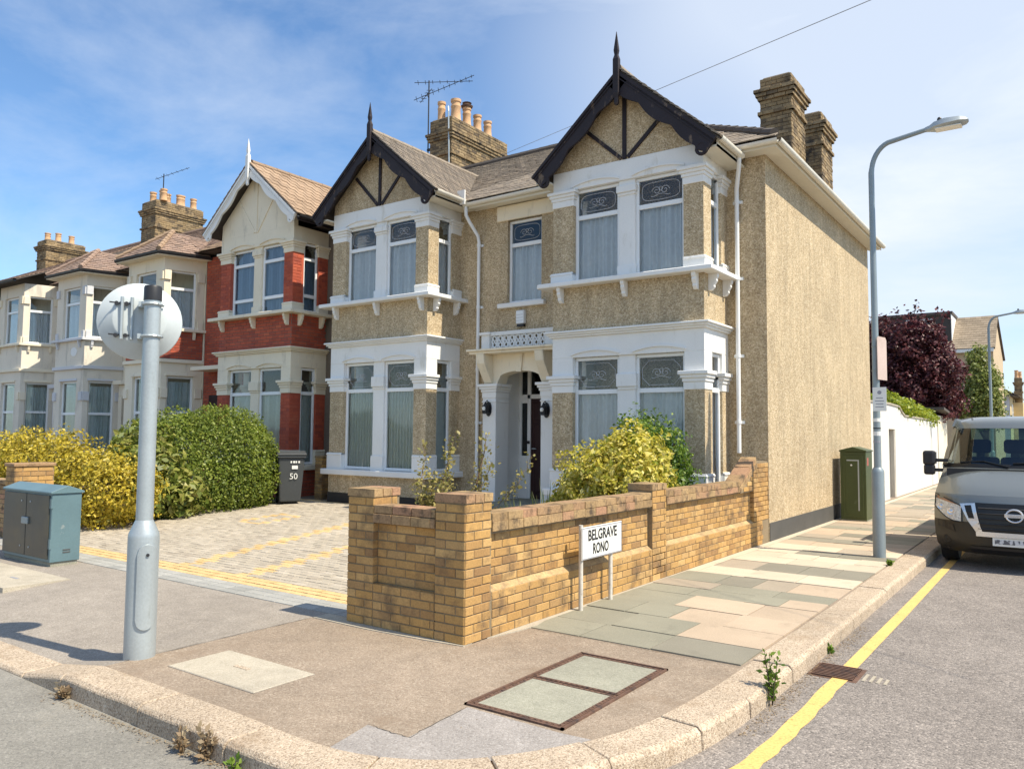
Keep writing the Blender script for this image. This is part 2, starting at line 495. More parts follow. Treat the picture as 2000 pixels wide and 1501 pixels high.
def courses(o, u, n, L, z0, nc, h=.075, bl=.225, depth=.1, proud=0., g=.01, shift=0, j=.002):
    """brick matrices on a face starting at o running along u with outward normal n"""
    o, u, n = Vector(o), Vector(u).normalized(), Vector(n).normalized()
    it = []
    for k in range(nc):
        x = -((k + shift) % 2) * bl / 2
        while x < L - .001:
            a, b = max(x, 0), min(x + bl, L)
            if b - a > .035:
                ln = b - a - g
                c = o + u * ((a + b) / 2) + n * (proud - depth / 2 + random.uniform(-j, j)) + Vector((0, 0, z0 + (k + .5) * h - o.z * 0))
                it.append(frame(c, u * ln, n * depth, Vector((0, 0, h - g))))
            x += bl
    return it

def leaves(name, blobs, n, size, m, parent=None, zmin=.05, shell=.4, asp=.55, lump=.16, seed=0, kind=None, up=0.0):
    g = np.random.default_rng(100 + seed)
    B = np.array(blobs, float)
    wt = (B[:, 3] * B[:, 4] + B[:, 4] * B[:, 5] + B[:, 3] * B[:, 5])
    wt /= wt.sum()
    k = g.choice(len(B), n * 2, p=wt)
    d = g.normal(size=(n * 2, 3))
    d /= np.linalg.norm(d, axis=1)[:, None]
    ph = g.uniform(0, 6.28, (len(B), 6))[k]
    l = (np.sin(d[:, 0] * 5 + ph[:, 0]) * np.sin(d[:, 1] * 5 + ph[:, 1]) + np.sin(d[:, 2] * 6 + ph[:, 2]) * np.sin(d[:, 0] * 7 + ph[:, 3]) + .6 * np.sin(d[:, 1] * 13 + ph[:, 4]) * np.sin(d[:, 2] * 12 + ph[:, 5]))
    r = (1 - shell * g.random(n * 2) ** 1.6) * (1 + lump * l) + g.normal(0, .02, n * 2)
    P = B[k, :3] + d * r[:, None] * B[k, 3:6]
    keep = P[:, 2] > zmin
    for i in range(len(B)):
        q = np.linalg.norm((P - B[i, :3]) / B[i, 3:6], axis=1)
        keep &= ~((q < .62) & (k != i))
    idx = np.where(keep)[0][:n]
    P, d, k = P[idx], d[idx] / B[k[idx], 3:6], k[idx]
    d /= np.linalg.norm(d, axis=1)[:, None]
    N = len(P)
    nr = d * .9 + g.normal(size=(N, 3)) * .65 + np.array([0, 0, up + .25])
    nr /= np.linalg.norm(nr, axis=1)[:, None]
    t = np.cross(nr, g.normal(size=(N, 3)))
    t /= np.linalg.norm(t, axis=1)[:, None]
    b = np.cross(nr, t)
    s = size * g.uniform(.6, 1.35, N)[:, None]
    V = np.empty((N, 4, 3))
    V[:, 0] = P - t * s * .5
    V[:, 1] = P + b * s * asp * .5 + nr * s * .10
    V[:, 2] = P + t * s * .5
    V[:, 3] = P - b * s * asp * .5 + nr * s * .10
    return leafmesh(name, V, g.random(N), m, parent, kind)

def leafmesh(name, V, A, m, parent=None, kind=None):
    off = ORG.get(parent, Vector((0, 0, 0)))
    N = len(V)
    me = bpy.data.meshes.new(name)
    me.vertices.add(N * 4)
    me.vertices.foreach_set('co', (V.reshape(-1, 3) - np.array(off)).ravel())
    me.loops.add(N * 4)
    me.loops.foreach_set('vertex_index', np.arange(N * 4, dtype=np.int32))
    me.polygons.add(N)
    me.polygons.foreach_set('loop_start', np.arange(0, N * 4, 4, dtype=np.int32))
    me.polygons.foreach_set('loop_total', np.full(N, 4, dtype=np.int32))
    me.update(calc_edges=True)
    at = me.attributes.new('rnd', 'FLOAT', 'FACE')
    at.data.foreach_set('value', np.asarray(A, dtype=np.float32))
    me.materials.append(m)
    o = link(bpy.data.objects.new(name, me))
    if parent:
        o.parent = parent
        ORG[o] = off
    if kind:
        o['kind'] = kind
    return o

def text(body, size, M, m, parent, name='lettering', sx=1.0, extr=.0015, align='CENTER', bold=0.0):
    c = bpy.data.curves.new(name, 'FONT')
    c.body = body
    c.size = size
    c.extrude = extr
    c.offset = bold
    c.align_x = align
    c.resolution_u = 3
    t = link(bpy.data.objects.new('tmp', c))
    dg = bpy.context.evaluated_depsgraph_get()
    me = bpy.data.meshes.new_from_object(t.evaluated_get(dg))
    bpy.data.objects.remove(t)
    me.materials.clear()
    me.materials.append(m)
    me.transform(Matrix.Translation(-ORG.get(parent, Vector((0, 0, 0)))) @ M @ Matrix.Diagonal((sx, 1, 1, 1)))
    o = link(bpy.data.objects.new(name, me))
    o.parent = parent
    ORG[o] = ORG.get(parent, Vector((0, 0, 0)))
    return o

def struct(o):
    o['kind'] = 'structure'
    return o

# ================================================================== the ground
ROADZ = -.12
def sheet(name, pts, z, m, kind='structure'):
    o = MB().add([(x, y, z) for x, y in pts], [tuple(range(len(pts)))]).obj(name, m)
    o['kind'] = kind
    return o
sheet('ground', [(-400, -400), (400, -400), (400, 500), (-400, 500)], -.16, GROUND)
sheet('front_road', [(-120, -14), (1.1, -14), (1.1, -1.0), (-120, -1.0)], ROADZ - .002, ROADF)
sheet('road', [(1.1, -14), (60, -14), (60, -6), (9, -2.5), (9, 160), (1.9, 160), (1.1, 0)], ROADZ, ROADM)
sheet('far_pavement', [(9.0, -2.5), (12, -2.5), (12, 160), (9, 160)], 0.0, PAVG)

def catmull(P, n=10):
    P = [np.array(p, float) for p in P]
    P = [2 * P[0] - P[1]] + P + [2 * P[-1] - P[-2]]
    out_ = []
    for i in range(1, len(P) - 2):
        a, b, c, d = P[i - 1:i + 3]
        for k in range(n):
            t = k / n
            out_.append(.5 * ((2 * b) + (c - a) * t + (2 * a - 5 * b + 4 * c - d) * t * t + (3 * b - a - 3 * c + d) * t ** 3))
    out_.append(P[-2])
    return np.array(out_)
KP = catmull([(-1.74, -2.29), (-.9, -2.29), (-.1, -2.29), (.45, -2.32), (.95, -2.27), (1.4, -2.06), (1.75, -1.72), (2.0, -1.3), (2.15, -.9), (2.23, -.5), (2.27, 0), (2.28, .6), (2.28, 1.5), (2.28, 3)], 8)
KP = np.vstack([KP, [[2.28, y] for y in (6, 12, 24, 48, 90, 150)]])
def koff(P, d):
    t = np.gradient(P, axis=0)
    t /= np.linalg.norm(t, axis=1)[:, None]
    return P + np.stack([-t[:, 1], t[:, 0]], 1) * d
KI = koff(KP, .29)
seg = np.concatenate([[0], np.cumsum(np.linalg.norm(np.diff(KP, axis=0), axis=1))])
def kat(s, P):
    return np.array([np.interp(s, seg, P[:, 0]), np.interp(s, seg, P[:, 1])])
# pavement of the corner
poly = [tuple(p) for p in KI] + [(-.4, 150), (-.4, .35), (-1.74, .35)]
pav = sheet('pavement', poly, -.003, PAVR)
# crossing that drops to the kerb
def pz(x, y):
    f = min(1, max(0, (-x - 1.74) / .55))
    g = min(1, max(0, (-.5 - y) / 1.5))
    return -.003 - .092 * f * (g * g * (3 - 2 * g) * .6 + g * .4)
xs = [-1.74, -1.85, -2.0, -2.15, -2.3] + [-3 - i for i in range(0, 30)] + [-60, -110]
ys = [-2.0 + i * .235 for i in range(11)]
struct(MB().grid([[(x, y, pz(x, y)) for x in xs] for y in reversed(ys)]).obj('pavement_crossing', PAVG))
# kerb: every stone on its own
kerb = thing('kerb', 'kerb', 'kerb', (0, 0, 0))
del kerb['label'], kerb['category']
kerb['kind'] = 'structure'
s = 0.0
k = 0
while s < 60 and s < seg[-1]:
    ln = [1.0, .92, .95, .72, .62, .75, .68, .9][k % 8] if s < 7 else random.uniform(.8, 1.1)
    a, b = s + .005, s + ln - .006
    jo, jz = random.uniform(-.006, .006), random.uniform(-.004, .006)
    rows = [[], [], [], [], []]
    for q in np.linspace(a, b, 7 if s < 8 else 3):
        po, pi_ = kat(q, KP), kat(q, KI)
        n_ = (po - pi_) / np.linalg.norm(po - pi_)
        po = po + n_ * jo
        wob = .003 * math.sin(q * 9)
        rows[0].append((pi_[0], pi_[1], -.3))
        rows[1].append((pi_[0], pi_[1], .005 + jz))
        rows[2].append((*(po - n_ * .028), .006 + jz + wob))
        rows[3].append((*po, -.02 + jz + wob))
        rows[4].append((*(po + n_ * .012), -.3))
    m_ = MB().grid(rows)
    n_ = len(rows[0])
    m_.F.append(tuple(i * n_ for i in range(5)))
    m_.F.append(tuple(i * n_ + n_ - 1 for i in reversed(range(5))))
    m_.obj('kerbstone', KERB, kerb, bevel=.006)
    s += ln
    k += 1
# lowered kerb across the driveway, with one sloping stone
def lowstone(x0, x1, za, zb):
    v = []
    for x, z in ((x0, za), (x1, zb)):
        v += [(x, -2.0, -.3), (x, -2.0, z), (x, -2.265, z - .002), (x, -2.29, z - .025), (x, -2.30, -.3)]
    MB().add(v, [(0, 1, 2, 3, 4), (9, 8, 7, 6, 5)] + [(i, i + 5, (i + 1) % 5 + 5, (i + 1) % 5) for i in range(5)]).obj('kerbstone', KERB, kerb, bevel=.006)
lowstone(-2.33, -1.745, -.086, .004)
x = -2.335
for i in range(34):
    lowstone(x - .91, x - .006, -.086 + random.uniform(-.003, .003), -.086)
    x -= .916
# yellow line
Y1 = catmull([(1.55, -2.9), (2.0, -2.0), (2.3, -1.2), (2.44, -.68), (2.48, .13), (2.48, 1.35)], 8)
for pts, wd in ((Y1, .112), (np.array([[2.48, 1.72], [2.48, 4], [2.48, 9], [2.48, 30], [2.48, 100]]), .105)):
    t = np.gradient(pts, axis=0)
    t /= np.linalg.norm(t, axis=1)[:, None]
    nrm = np.stack([t[:, 1], -t[:, 0]], 1)
    struct(MB().grid([[(*(p + n_ * (wd + .008 * math.sin(i * 2.1))), ROADZ + .004) for i, (p, n_) in enumerate(zip(pts, nrm))], [(*(p + n_ * .005 * math.sin(i * 1.3)), ROADZ + .004) for i, (p, n_) in enumerate(zip(pts, nrm))]]).obj('yellow_line', YELLOW))
# flagstones
RB = [.82, 1.32, 1.88, 2.42, 3.0, 3.40, 3.8, 4.42, 5.0, 5.69, 6.22, 6.72, 7.2, 7.75, 8.3, 8.8, 9.3]
while RB[-1] < 46:
    RB.append(RB[-1] + random.choice([.5, .58, .62]))
COD = ['02 0 0', '0  0 1', '0 0 1 1', '0 0 1 1', '0 0 0 1', '3 0 0 0', '0 4 3 1', '2 2 2', '3 4 4 4', '2 2 2', '2 2 2 2', '2 4 4 2', '2 3 2 2', '3 2 3 3']
SPL = [[.28, .62], [.30, .62], [.22, .45, .72], [.36, .74], [.3, .62, .8], [.35, .7], [.3, .52, .72], [.33, .66], [.28, .58, .8], [.4, .7], [.25, .5, .8], [.3, .62], [.35, .55, .8]]
COL = [[0, 0, 4], [0, 0, 1], [0, 0, 1, 1], [0, 1, 1], [0, 0, 0, 1], [3, 0, 0], [0, 4, 3, 1], [2, 2, 2], [3, 4, 4, 4], [2, 2, 2], [2, 2, 2, 2], [2, 4, 4], [2, 2, 3, 2]]
flag_me = [unit_mesh('flagstone', m_, .008, True) for m_ in FLAG]
items = [[] for _ in FLAG]
for i in range(len(RB) - 1):
    sp = SPL[i] if i < len(SPL) else sorted([random.uniform(.25, .4), random.uniform(.58, .75)])
    cl = COL[i] if i < len(COL) else [random.choice([1, 3, 3, 4, 1, 0]) for _ in range(3)]
    e = [0] + sp + [1]
    xa, xb = (.14 if i > 6 else .03), 1.97
    for q in range(len(e) - 1):
        x0, x1 = xa + (xb - xa) * e[q], xa + (xb - xa) * e[q + 1]
        zt = .008 + random.uniform(-.004, .004)
        items[cl[q]].append(frame(((x0 + x1) / 2, (RB[i] + RB[i + 1]) / 2, zt - .025), (x1 - x0 - .009, 0, random.uniform(-.004, .004)), (0, RB[i + 1] - RB[i] - .009, 0), (0, 0, .05)))
for it, me in zip(items, flag_me):
    pieces('flagstone', it, me, pav)
struct(MB().prism([(0.005, 3.9, 0), (.13, 4.4, 0), (.13, 46, 0), (.005, 46, 0)], (0, 0, .006)).obj('concrete_margin', FLAG[2]))
# tarmac patch, concrete footing along the brick wall
sheet('tarmac_patch', [(.70, -2.03), (.62, -1.66), (.94, -1.66), (.9, -1.08), (1.57, -1.09), (1.80, -1.07), (1.66, -1.37), (1.5, -1.63), (1.2, -1.88), (.95, -1.97)], .001, PATCH)
struct(MB().prism([(-1.72, -.09, -.02), (-1.0, -.10, -.02), (-.4, -.06, -.02), (0.0, -.015, -.02), (0, .1, -.02), (-1.72, .1, -.02)], (0, 0, .024)).obj('concrete_footing', CONC))
struct(MB().prism([(0, .3, -.02), (.035, .45, -.02), (.10, .9, -.02), (.05, 1.1, -.02), (.035, 3.9, -.02), (0, 3.9, -.02)], (0, 0, .026)).obj('concrete_footing', CONC))

TAR = mat('tar_seam', (.10, .085, .07), .9)
def seam(pts, wd=.012):
    q = MB()
    pts = [np.array(p, float) for p in pts]
    P_ = []
    for a, b in zip(pts, pts[1:]):
        for f in np.linspace(0, 1, 12)[:-1]:
            P_.append(a + (b - a) * f + rng.normal(0, .006, 2))
    P_.append(pts[-1])
    P_ = np.array(P_)
    t_ = np.gradient(P_, axis=0)
    t_ /= np.linalg.norm(t_, axis=1)[:, None]
    n_ = np.stack([-t_[:, 1], t_[:, 0]], 1)
    ww = wd * rng.uniform(.3, 1, len(P_))[:, None] / 2
    A_, B_ = P_ + n_ * ww, P_ - n_ * ww
    struct(q.grid([[(*p, .0035) for p in B_], [(*p, .0035) for p in A_]]).obj('tar_seam', TAR))
seam([(-1.742, -1.85), (-1.735, -.9), (-1.73, -.1)])
seam([(.08, .80), (.9, .80), (1.97, .79)], .008)
seam([(.62, -1.66), (.94, -1.66), (.9, -1.08)], .008)
def covers():
    t = thing('concrete_inspection_cover', 'pale square concrete inspection cover set in the pink footway tarmac', 'manhole cover', (-.87, -1.46, 0))
    MB().box(-1.37, -.38, -1.715, -1.21, -.03, .005).obj('slab', CONC, t, bevel=.004)
    MB().box(-.98, -.82, -1.45, -1.41, .0, .008).obj('lifting_slot', KERB, t)
    MB().box(-1.375, -.375, -1.72, -1.205, -.03, .0005).obj('seat_frame', PAVG, t)
    t = thing('double_inspection_cover', 'double inspection cover with two concrete panels in a rusty iron frame', 'manhole cover', (1.2, -.33, 0))
    fr = MB()
    x0, x1, y0, y1 = .85, 1.58, -1.05, .40
    ym = -.33
    for a in ((x0, x1, y0, y0 + .018), (x0, x1, y1 - .018, y1), (x0, x0 + .018, y0, y1), (x1 - .018, x1, y0, y1)):
        fr.box(*a, -.03, .010)
    fr.obj('outer_frame', RUST, t)
    for ya, yb in ((y0 + .03, ym - .008), (ym + .008, y1 - .03)):
        f2 = MB()
        xa, xb = x0 + .03, x1 - .03
        for a in ((xa, xb, ya, ya + .03), (xa, xb, yb - .03, yb), (xa, xa + .03, ya + .03, yb - .03), (xb - .03, xb, ya + .03, yb - .03)):
            f2.box(*a, -.03, .006)
        n = 16
        for i in range(n):
            xx = xa + (xb - xa) * (i + .5) / n
            f2.box(xx - .009, xx + .009, ya + .007, ya + .022, .006, .009)
            f2.box(xx - .009, xx + .009, yb - .022, yb - .007, .006, .009)
            yy = ya + (yb - ya) * (i + .5) / n
            f2.box(xa + .007, xa + .022, yy - .009, yy + .009, .006, .009)
            f2.box(xb - .022, xb - .007, yy - .009, yy + .009, .006, .009)
        o = f2.obj('tray_frame', RUST, t)
        MB().box(xa + .03, xb - .03, ya + .03, yb - .03, -.03, .004).obj('concrete_infill', CONCG, o)
    t = thing('drain_grate', 'rusty iron road drain grate beside the kerb between the yellow lines', 'drain', (2.46, 1.52, ROADZ))
    MB().box(2.30, 2.66, 1.32, 1.72, ROADZ - .05, ROADZ + .002).obj('frame', RUST, t)
    for i in range(9):
        MB().box(2.33, 2.63, 1.35 + i * .04, 1.368 + i * .04, ROADZ, ROADZ + .014).obj('bar', RUST, t)
    for i in range(4):
        MB().box(2.68 + i * .05, 2.70 + i * .05, 1.40 - i * .0, 1.60 - i * .02, ROADZ - .01, ROADZ + .006).obj('paint_mark', CONC, t)
    t = thing('concrete_cover_slab', 'pale concrete cover slab in the footway beside the blue grey cabinet', 'manhole cover', (-6.3, -.9, 0))
    MB().add([(-5.35, -1.24, .006), (-5.35, -.55, .006), (-7.4, -.55, .006), (-7.4, -1.24, -.012), (-5.35, -1.24, -.05), (-5.35, -.55, -.05), (-7.4, -.55, -.05), (-7.4, -1.24, -.05)], [(0, 1, 2, 3), (0, 4, 5, 1), (1, 5, 6, 2), (2, 6, 7, 3), (3, 7, 4, 0)]).obj('slab', CONC, t)
    for x in (-5.9, -6.5):
        MB().box(x - .09, x + .09, -.92, -.89, 0, .0085).obj('lifting_slot', INKG, t)
covers()

# ------------------------------------------------------------------ driveway and gardens
def dz(y):
    return .032 * max(0, y - .5)
drv = MB().grid([[(x, y, dz(y) - .022) for x in (-10.9, -6, -1.2, -.2)] for y in (7.9, .5, .1)]).obj('driveway', SAND)
struct(drv)
def inbed(x, y):
    return x > -3.45 and x > -1.55 - 1.05 * (y - .4)
bl_me = unit_mesh('paving_block', BLOCK, .035, True)
by_me = unit_mesh('paving_block', BLOCKY, .035, True)
A, Bq = [], []
def near(p, a, b, d):
    a, b, p = np.array(a), np.array(b), np.array(p)
    t = np.clip(np.dot(p - a, b - a) / np.dot(b - a, b - a), 0, 1)
    return np.linalg.norm(p - a - t * (b - a)) < d
y = .79
row = 0
while y < 6.72:
    x = -10.35 + (row % 2) * .1
    while x < -1.3:
        c = (x + .1, y + .05)
        if not inbed(*c) and not (c[1] > 6.66 and -9.5 < c[0] < -6.4):
            yl = near(c, (-5.14, .7), (-6.22, 4.6), .115) or near(c, (-3.95, .7), (-4.42, 2.9), .115) or near(c, (-8.15, 3.7), (-8.35, 4.7), .09) or near(c, (-7.6, 3.7), (-7.8, 4.7), .09) or near(c, (-8.15, 3.7), (-7.6, 3.7), .06) or near(c, (-8.35, 4.7), (-7.8, 4.7), .06) or c[1] > 6.5 or c[0] < -10.1
            zz = dz(c[1]) - .03 + random.uniform(-.003, .003)
            (Bq if yl else A).append(frame((c[0], c[1], zz), (.193, 0, random.uniform(-.003, .003)), (0, .0935, .003), (0, 0, .06)))
        x += .2
    y += .101
    row += 1
pieces('paving_block', A, bl_me, drv, 300, 'paving_blocks')
Cq = []
x = -10.9
while x < -1.42:
    for yy, ll in ((.535, .1), (.64, .1), (.742, .1)):
        Cq.append(frame((x + .05, yy, dz(yy) - .03 + random.uniform(-.002, .002)), (.094, 0, 0), (0, ll - .006, 0), (0, 0, .06)))
    x += .1
pieces('paving_block', Bq + Cq, by_me, drv, 300, 'paving_blocks')
SETT = mat('granite_sett', (.33, .32, .29), .85, .1, 3, .15, 60, .3, 70, rcols=[(.28, .275, .25), (.38, .37, .335), (.33, .32, .29)])
st_me = unit_mesh('granite_sett', SETT, .03, True)
Dq = []
x = -10.9
while x < -1.45:
    ln = random.uniform(.26, .34)
    for yy in (.17, .29, .41):
        Dq.append(frame((x + ln / 2, yy, -.024), (ln - .008, 0, 0), (0, .112, 0), (0, 0, .06)))
    x += ln
pieces('granite_sett', Dq, st_me, drv)
bp = [(-1.45, .25), (-3.4, 2.1), (-3.4, 6.8), (-.2, 6.8), (-.2, .25)]
bed = MB().add([(x, y, dz(y) + .05) for x, y in bp] + [(x, y, -.1) for x, y in bp], [(4, 3, 2, 1, 0)] + [(i, (i + 1) % 5, (i + 1) % 5 + 5, i + 5) for i in range(5)]).obj('garden_bed', SOIL)
struct(bed)
struct(MB().add([(-60, .1, -.01), (-10.4, .1, -.01), (-10.4, 8, .18), (-60, 8, .2)], [(0, 1, 2, 3)]).obj('neighbour_garden', SOIL))

# ================================================================== the brick garden wall
def garden_wall():
    t = thing('brick_garden_wall', 'low yellow brick garden wall with pillars turning the street corner', 'wall', (0, 0, 0))
    Yv, Xv, nX, nY, mX = (0, 1, 0), (1, 0, 0), (1, 0, 0), (0, -1, 0), (-1, 0, 0)
    core = MB()
    e = .008
    core.box(-.33, -e, e, .36 - e, 0, 1.19)
    core.box(-1.38 + e, -1.05 - e, e, .33, 0, 1.19)
    core.box(-1.06, -.32, e + .055, .2, .37, 1.04)
    core.box(-1.06, -.32, e, .2, 0, .366)
    core.box(-.32, -e, 3.47 + e, 3.86 - e, 0, 1.1)
    core.box(-.21, -.06 - e, .35, 7.79, .37, .85)
    core.box(-.22, -e, .35, 7.79, 0, .372)
    core.box(-.20, -.03, .35, 6.5, .85, 1.0)
    core.prism([(-.20, 6.48, .85), (-.20, 6.48, .95), (-.20, 7.2, 1.30), (-.20, 7.79, 1.30), (-.20, 7.79, .85)], (.20 - .016, 0, 0))
    core.obj('mortar_core', MORT, t)
    for ya, yb in ((.364, 3.466), (3.868, 7.06)):
        MB().prism([(-.004, ya, .368), (-.004, yb, .368), (-.075, yb, .418), (-.075, ya, .418)], (0, 0, -.03)).obj('plinth_slope', BRICKS, t)
    it = []
    it += courses((0, .004, 0), Yv, nX, .352, 0, 15)
    it += courses((0, .364, 0), Yv, nX, 3.10, 0, 5, shift=1)
    it += courses((0, 3.864, 0), Yv, nX, 3.63, 0, 5)
    it += courses((0, .364, 0), Yv, nX, 3.10, .415, 6, h=.0735, proud=-.06)
    it += courses((0, 3.864, 0), Yv, nX, 3.2, .415, 6, h=.0735, proud=-.06, shift=1)
    it += courses((0, 3.474, 0), Yv, nX, .382, 0, 14)
    it += courses((0, 7.07, 0), Yv, nX, .72, .375, 12, proud=-.002)
    for k_ in range(6):
        z_ = .86 + k_ * .075
        ys_ = 6.47 + max(0, (z_ + .08 - .86)) / .36 * .76
        if ys_ < 7.05:
            it += courses((0, ys_, 0), Yv, nX, 7.066 - ys_, z_, 1, proud=-.004)
    it += courses((-1.38, 0, 0), Xv, nY, .33, 0, 15)
    it += courses((-.33, 0, 0), Xv, nY, .326, 0, 15, shift=1)
    it += courses((-1.05, 0, 0), Xv, nY, .72, 0, 5, shift=1)
    it += courses((-1.05, 0, 0), Xv, nY, .72, .375, 7, proud=-.055)
    it += courses((-1.38, .33, 0), (0, -1, 0), mX, .326, 0, 15, shift=1)
    it += courses((-1.05, .004, .0), Yv, nX, .3, 1.05, 2, depth=.08)
    pieces('brick', it, unit_mesh('brick', BRICKY, .045), t, 300, 'bricks')
    # coping courses, pillar tops and the ramp up to the house
    cp = []
    def cope(y0, y1, za, zb):
        y = y0
        while y < y1 - .02:
            ln = min(random.choice([.21, .225, .23]), y1 - y)
            f = (y + ln / 2 - y0) / (y1 - y0)
            for lvl, (h, off, dp) in enumerate(((.085, .004, .24), (.075, -.004, .235))):
                z = za + (zb - za) * f + (0 if lvl == 0 else .085)
                sl_ = (zb - za) / (y1 - y0)
                hv = Vector((0, -sl_, 1)).normalized()
                lv = Vector((0, 1, sl_)).normalized() * ((ln - .005) * math.sqrt(1 + sl_ * sl_))
                cp.append(frame((off - dp / 2 + random.uniform(-.004, .004), y + ln / 2, z + h / 2 + random.uniform(-.003, .003)), lv, (dp, 0, 0), hv * (h - .005)))
            y += ln
    cope(.364, 3.47, .868, .868)
    cope(3.864, 6.46, .868, .868)
    cope(6.46, 7.22, .86, 1.22)
    x = -1.05
    while x < -.34:
        ln = min(.225, -.33 - x)
        for lvl, h in enumerate((.085, .075)):
            cp.append(frame((x + ln / 2, .10 + (.008 if lvl else -.004), .905 + .085 * lvl + h / 2), (ln - .006, 0, 0), (0, -.22, 0), (0, 0, h - .006)))
        x += ln
    for (x0, x1, y0, y1, z) in ((-.335, .005, -.005, .365, 1.128), (-1.385, -1.045, -.005, .335, 1.128), (-.32, .005, 3.465, 3.865, 1.052)):
        for a in range(3):
            ya, yb = y0 + (y1 - y0) * a / 3, y0 + (y1 - y0) * (a + 1) / 3
            cp.append(frame(((x0 + x1) / 2, (ya + yb) / 2, z + .036 + random.uniform(-.002, .003)), (0, yb - ya - .006, 0), (x1 - x0, 0, 0), (0, 0, .07)))
    pieces('coping_brick', cp, unit_mesh('coping_brick', BRICKT, .02), t, 300)
garden_wall()

# ================================================================== houses
BAYX0, BAYX1, BY, FW = -3.5, -.66, 6.76, 7.8
def window(parent, o, u, w_, z0, z1, trans=(), curt=None, lead=False, tilt=0, cfrom=None, fr=.055, slats=False):
    """frame at point o, running along unit u for w_, facing n = u x z"""
    o, u = Vector(o), Vector(u).normalized()
    n = u.cross(Vector((0, 0, 1)))
    def P(a, d, z):
        return o + u * a + n * d + Vector((0, 0, z - o.z))
    def bar(mb, a0, a1, za, zb, d0, d1):
        mb.prism([P(a0, d0, za), P(a1, d0, za), P(a1, d0, zb), P(a0, d0, zb)], n * (d1 - d0))
    mb = MB()
    bar(mb, 0, w_, z0, z0 + fr, -.035, .03)
    bar(mb, 0, w_, z1 - fr, z1, -.035, .03)
    bar(mb, 0, fr, z0 + fr, z1 - fr, -.035, .03)
    bar(mb, w_ - fr, w_, z0 + fr, z1 - fr, -.035, .03)
    zs = [z0 + fr] + [q for q in trans] + [z1 - fr]
    for q in trans:
        bar(mb, fr, w_ - fr, q - .04, q + .04, -.032, .027)
    f = mb.obj('window', UPVC, parent, bevel=.006)
    for i in range(len(zs) - 1):
        za = zs[i] + (.04 if i else 0)
        zb = zs[i + 1] - (.04 if i < len(zs) - 2 else 0)
        g = MB()
        g.add([P(fr, 0, za), P(w_ - fr, 0, za), P(w_ - fr, 0, zb), P(fr, 0, zb)], [(0, 1, 2, 3)])
        g.obj('pane', GLASS, f)
    if curt:
        zc = cfrom or (zs[-2] + .02)
        c = MB()
        N = max(16, int(w_ * 90))
        rows = []
        for z in (z0 + .01, (z0 + zc) / 2, zc):
            row = []
            for i in range(N + 1):
                a = .015 + (w_ - .03) * i / N
                if slats:
                    d = -.085 + .05 * ((a / .085) % 1.0)
                else:
                    d = -.075 + .030 * math.sin(a * 58 + 1.6 * math.sin(a * 17)) + .012 * math.sin(a * 23 + z * 1.5)
                row.append(P(a, d, z))
            rows.append(row)
        c.grid(rows)
        c.obj('blind' if slats else 'curtain', curt, f, smooth=not slats)
    if lead:
        za, zb = zs[-2] + .04, zs[-1]
        cx, cz = w_ / 2, (za + zb) / 2
        hw, hh = (w_ - 2 * fr) / 2 - .05, (zb - za) / 2 - .05
        m = MB()
        k = .30 * hh + .06
        pts = []
        if lead == 1:
            for a in range(33):
                th = 2 * math.pi * a / 32
                cs, sn = math.cos(th), math.sin(th)
                pts.append(P(cx + hw * math.copysign(abs(cs) ** .5, cs), .006, cz + hh * math.copysign(abs(sn) ** .5, sn)))
        else:
            for a, b in ((-hw + k, -hh), (hw - k, -hh), (hw, -hh + k), (hw, hh - k), (hw - k, hh), (-hw + k, hh), (-hw, hh - k), (-hw, -hh + k), (-hw + k, -hh)):
                pts.append(P(cx + a, .006, cz + b))
        m.tube(pts, .0042, 4)
        for sx in (-1, 1):
            pts = []
            for a in range(22):
                th = a * .42
                r_ = .085 - .0034 * a
                pts.append(P(cx + sx * (.075 + r_ * math.cos(th)), .006, cz + r_ * math.sin(th) * .9))
            m.tube(pts, .0042, 4)
            m.tube([P(cx + sx * (.17 * math.sin(a * .2)), .006, cz - .075 + .018 * math.cos(a * .6)) for a in range(9)], .004, 4)
        m.tube([P(cx + .035 * math.cos(a * .7), .006, cz + .03 + .035 * math.sin(a * .7)) for a in range(10)], .004, 4)
        m.obj('leaded_pattern', LEAD, f)
    return f

def capital(mb, x0, x1, y0, y1, z0, z1, left=True, right=True, h=None):
    """stepped pier capital flaring outwards to the top; rear stays put"""
    n = 4
    for i in range(n):
        p = (.012, .03, .055, .085)[i]
        za, zb = z0 + (z1 - z0) * (0, .42, .62, .80)[i], z0 + (z1 - z0) * (.42, .62, .80, 1)[i]
        mb.box(x0 - (p if left else 0), x1 + (p if right else 0), y0 - p, y1, za, zb)
def corbel(t, x, y, z, d, wd=.07, dep=.16, h=.27, m=None):
    """scrolled bracket below a sill; d outward unit"""
    d = Vector((d[0], d[1], 0))
    s_ = Vector((-d.y, d.x, 0))
    prof = [(0, 0), (dep, 0), (dep, -.06), (dep * .86, -.085), (dep * .9, -.12), (dep * .62, -.19), (dep * .66, -.215), (dep * .36, -h), (0, -h)]
    o = Vector((x, y, z)) - s_ * wd / 2
    return MB().prism([o + d * a + Vector((0, 0, b)) for a, b in prof], s_ * wd).obj('corbel', m, t, bevel=.006)

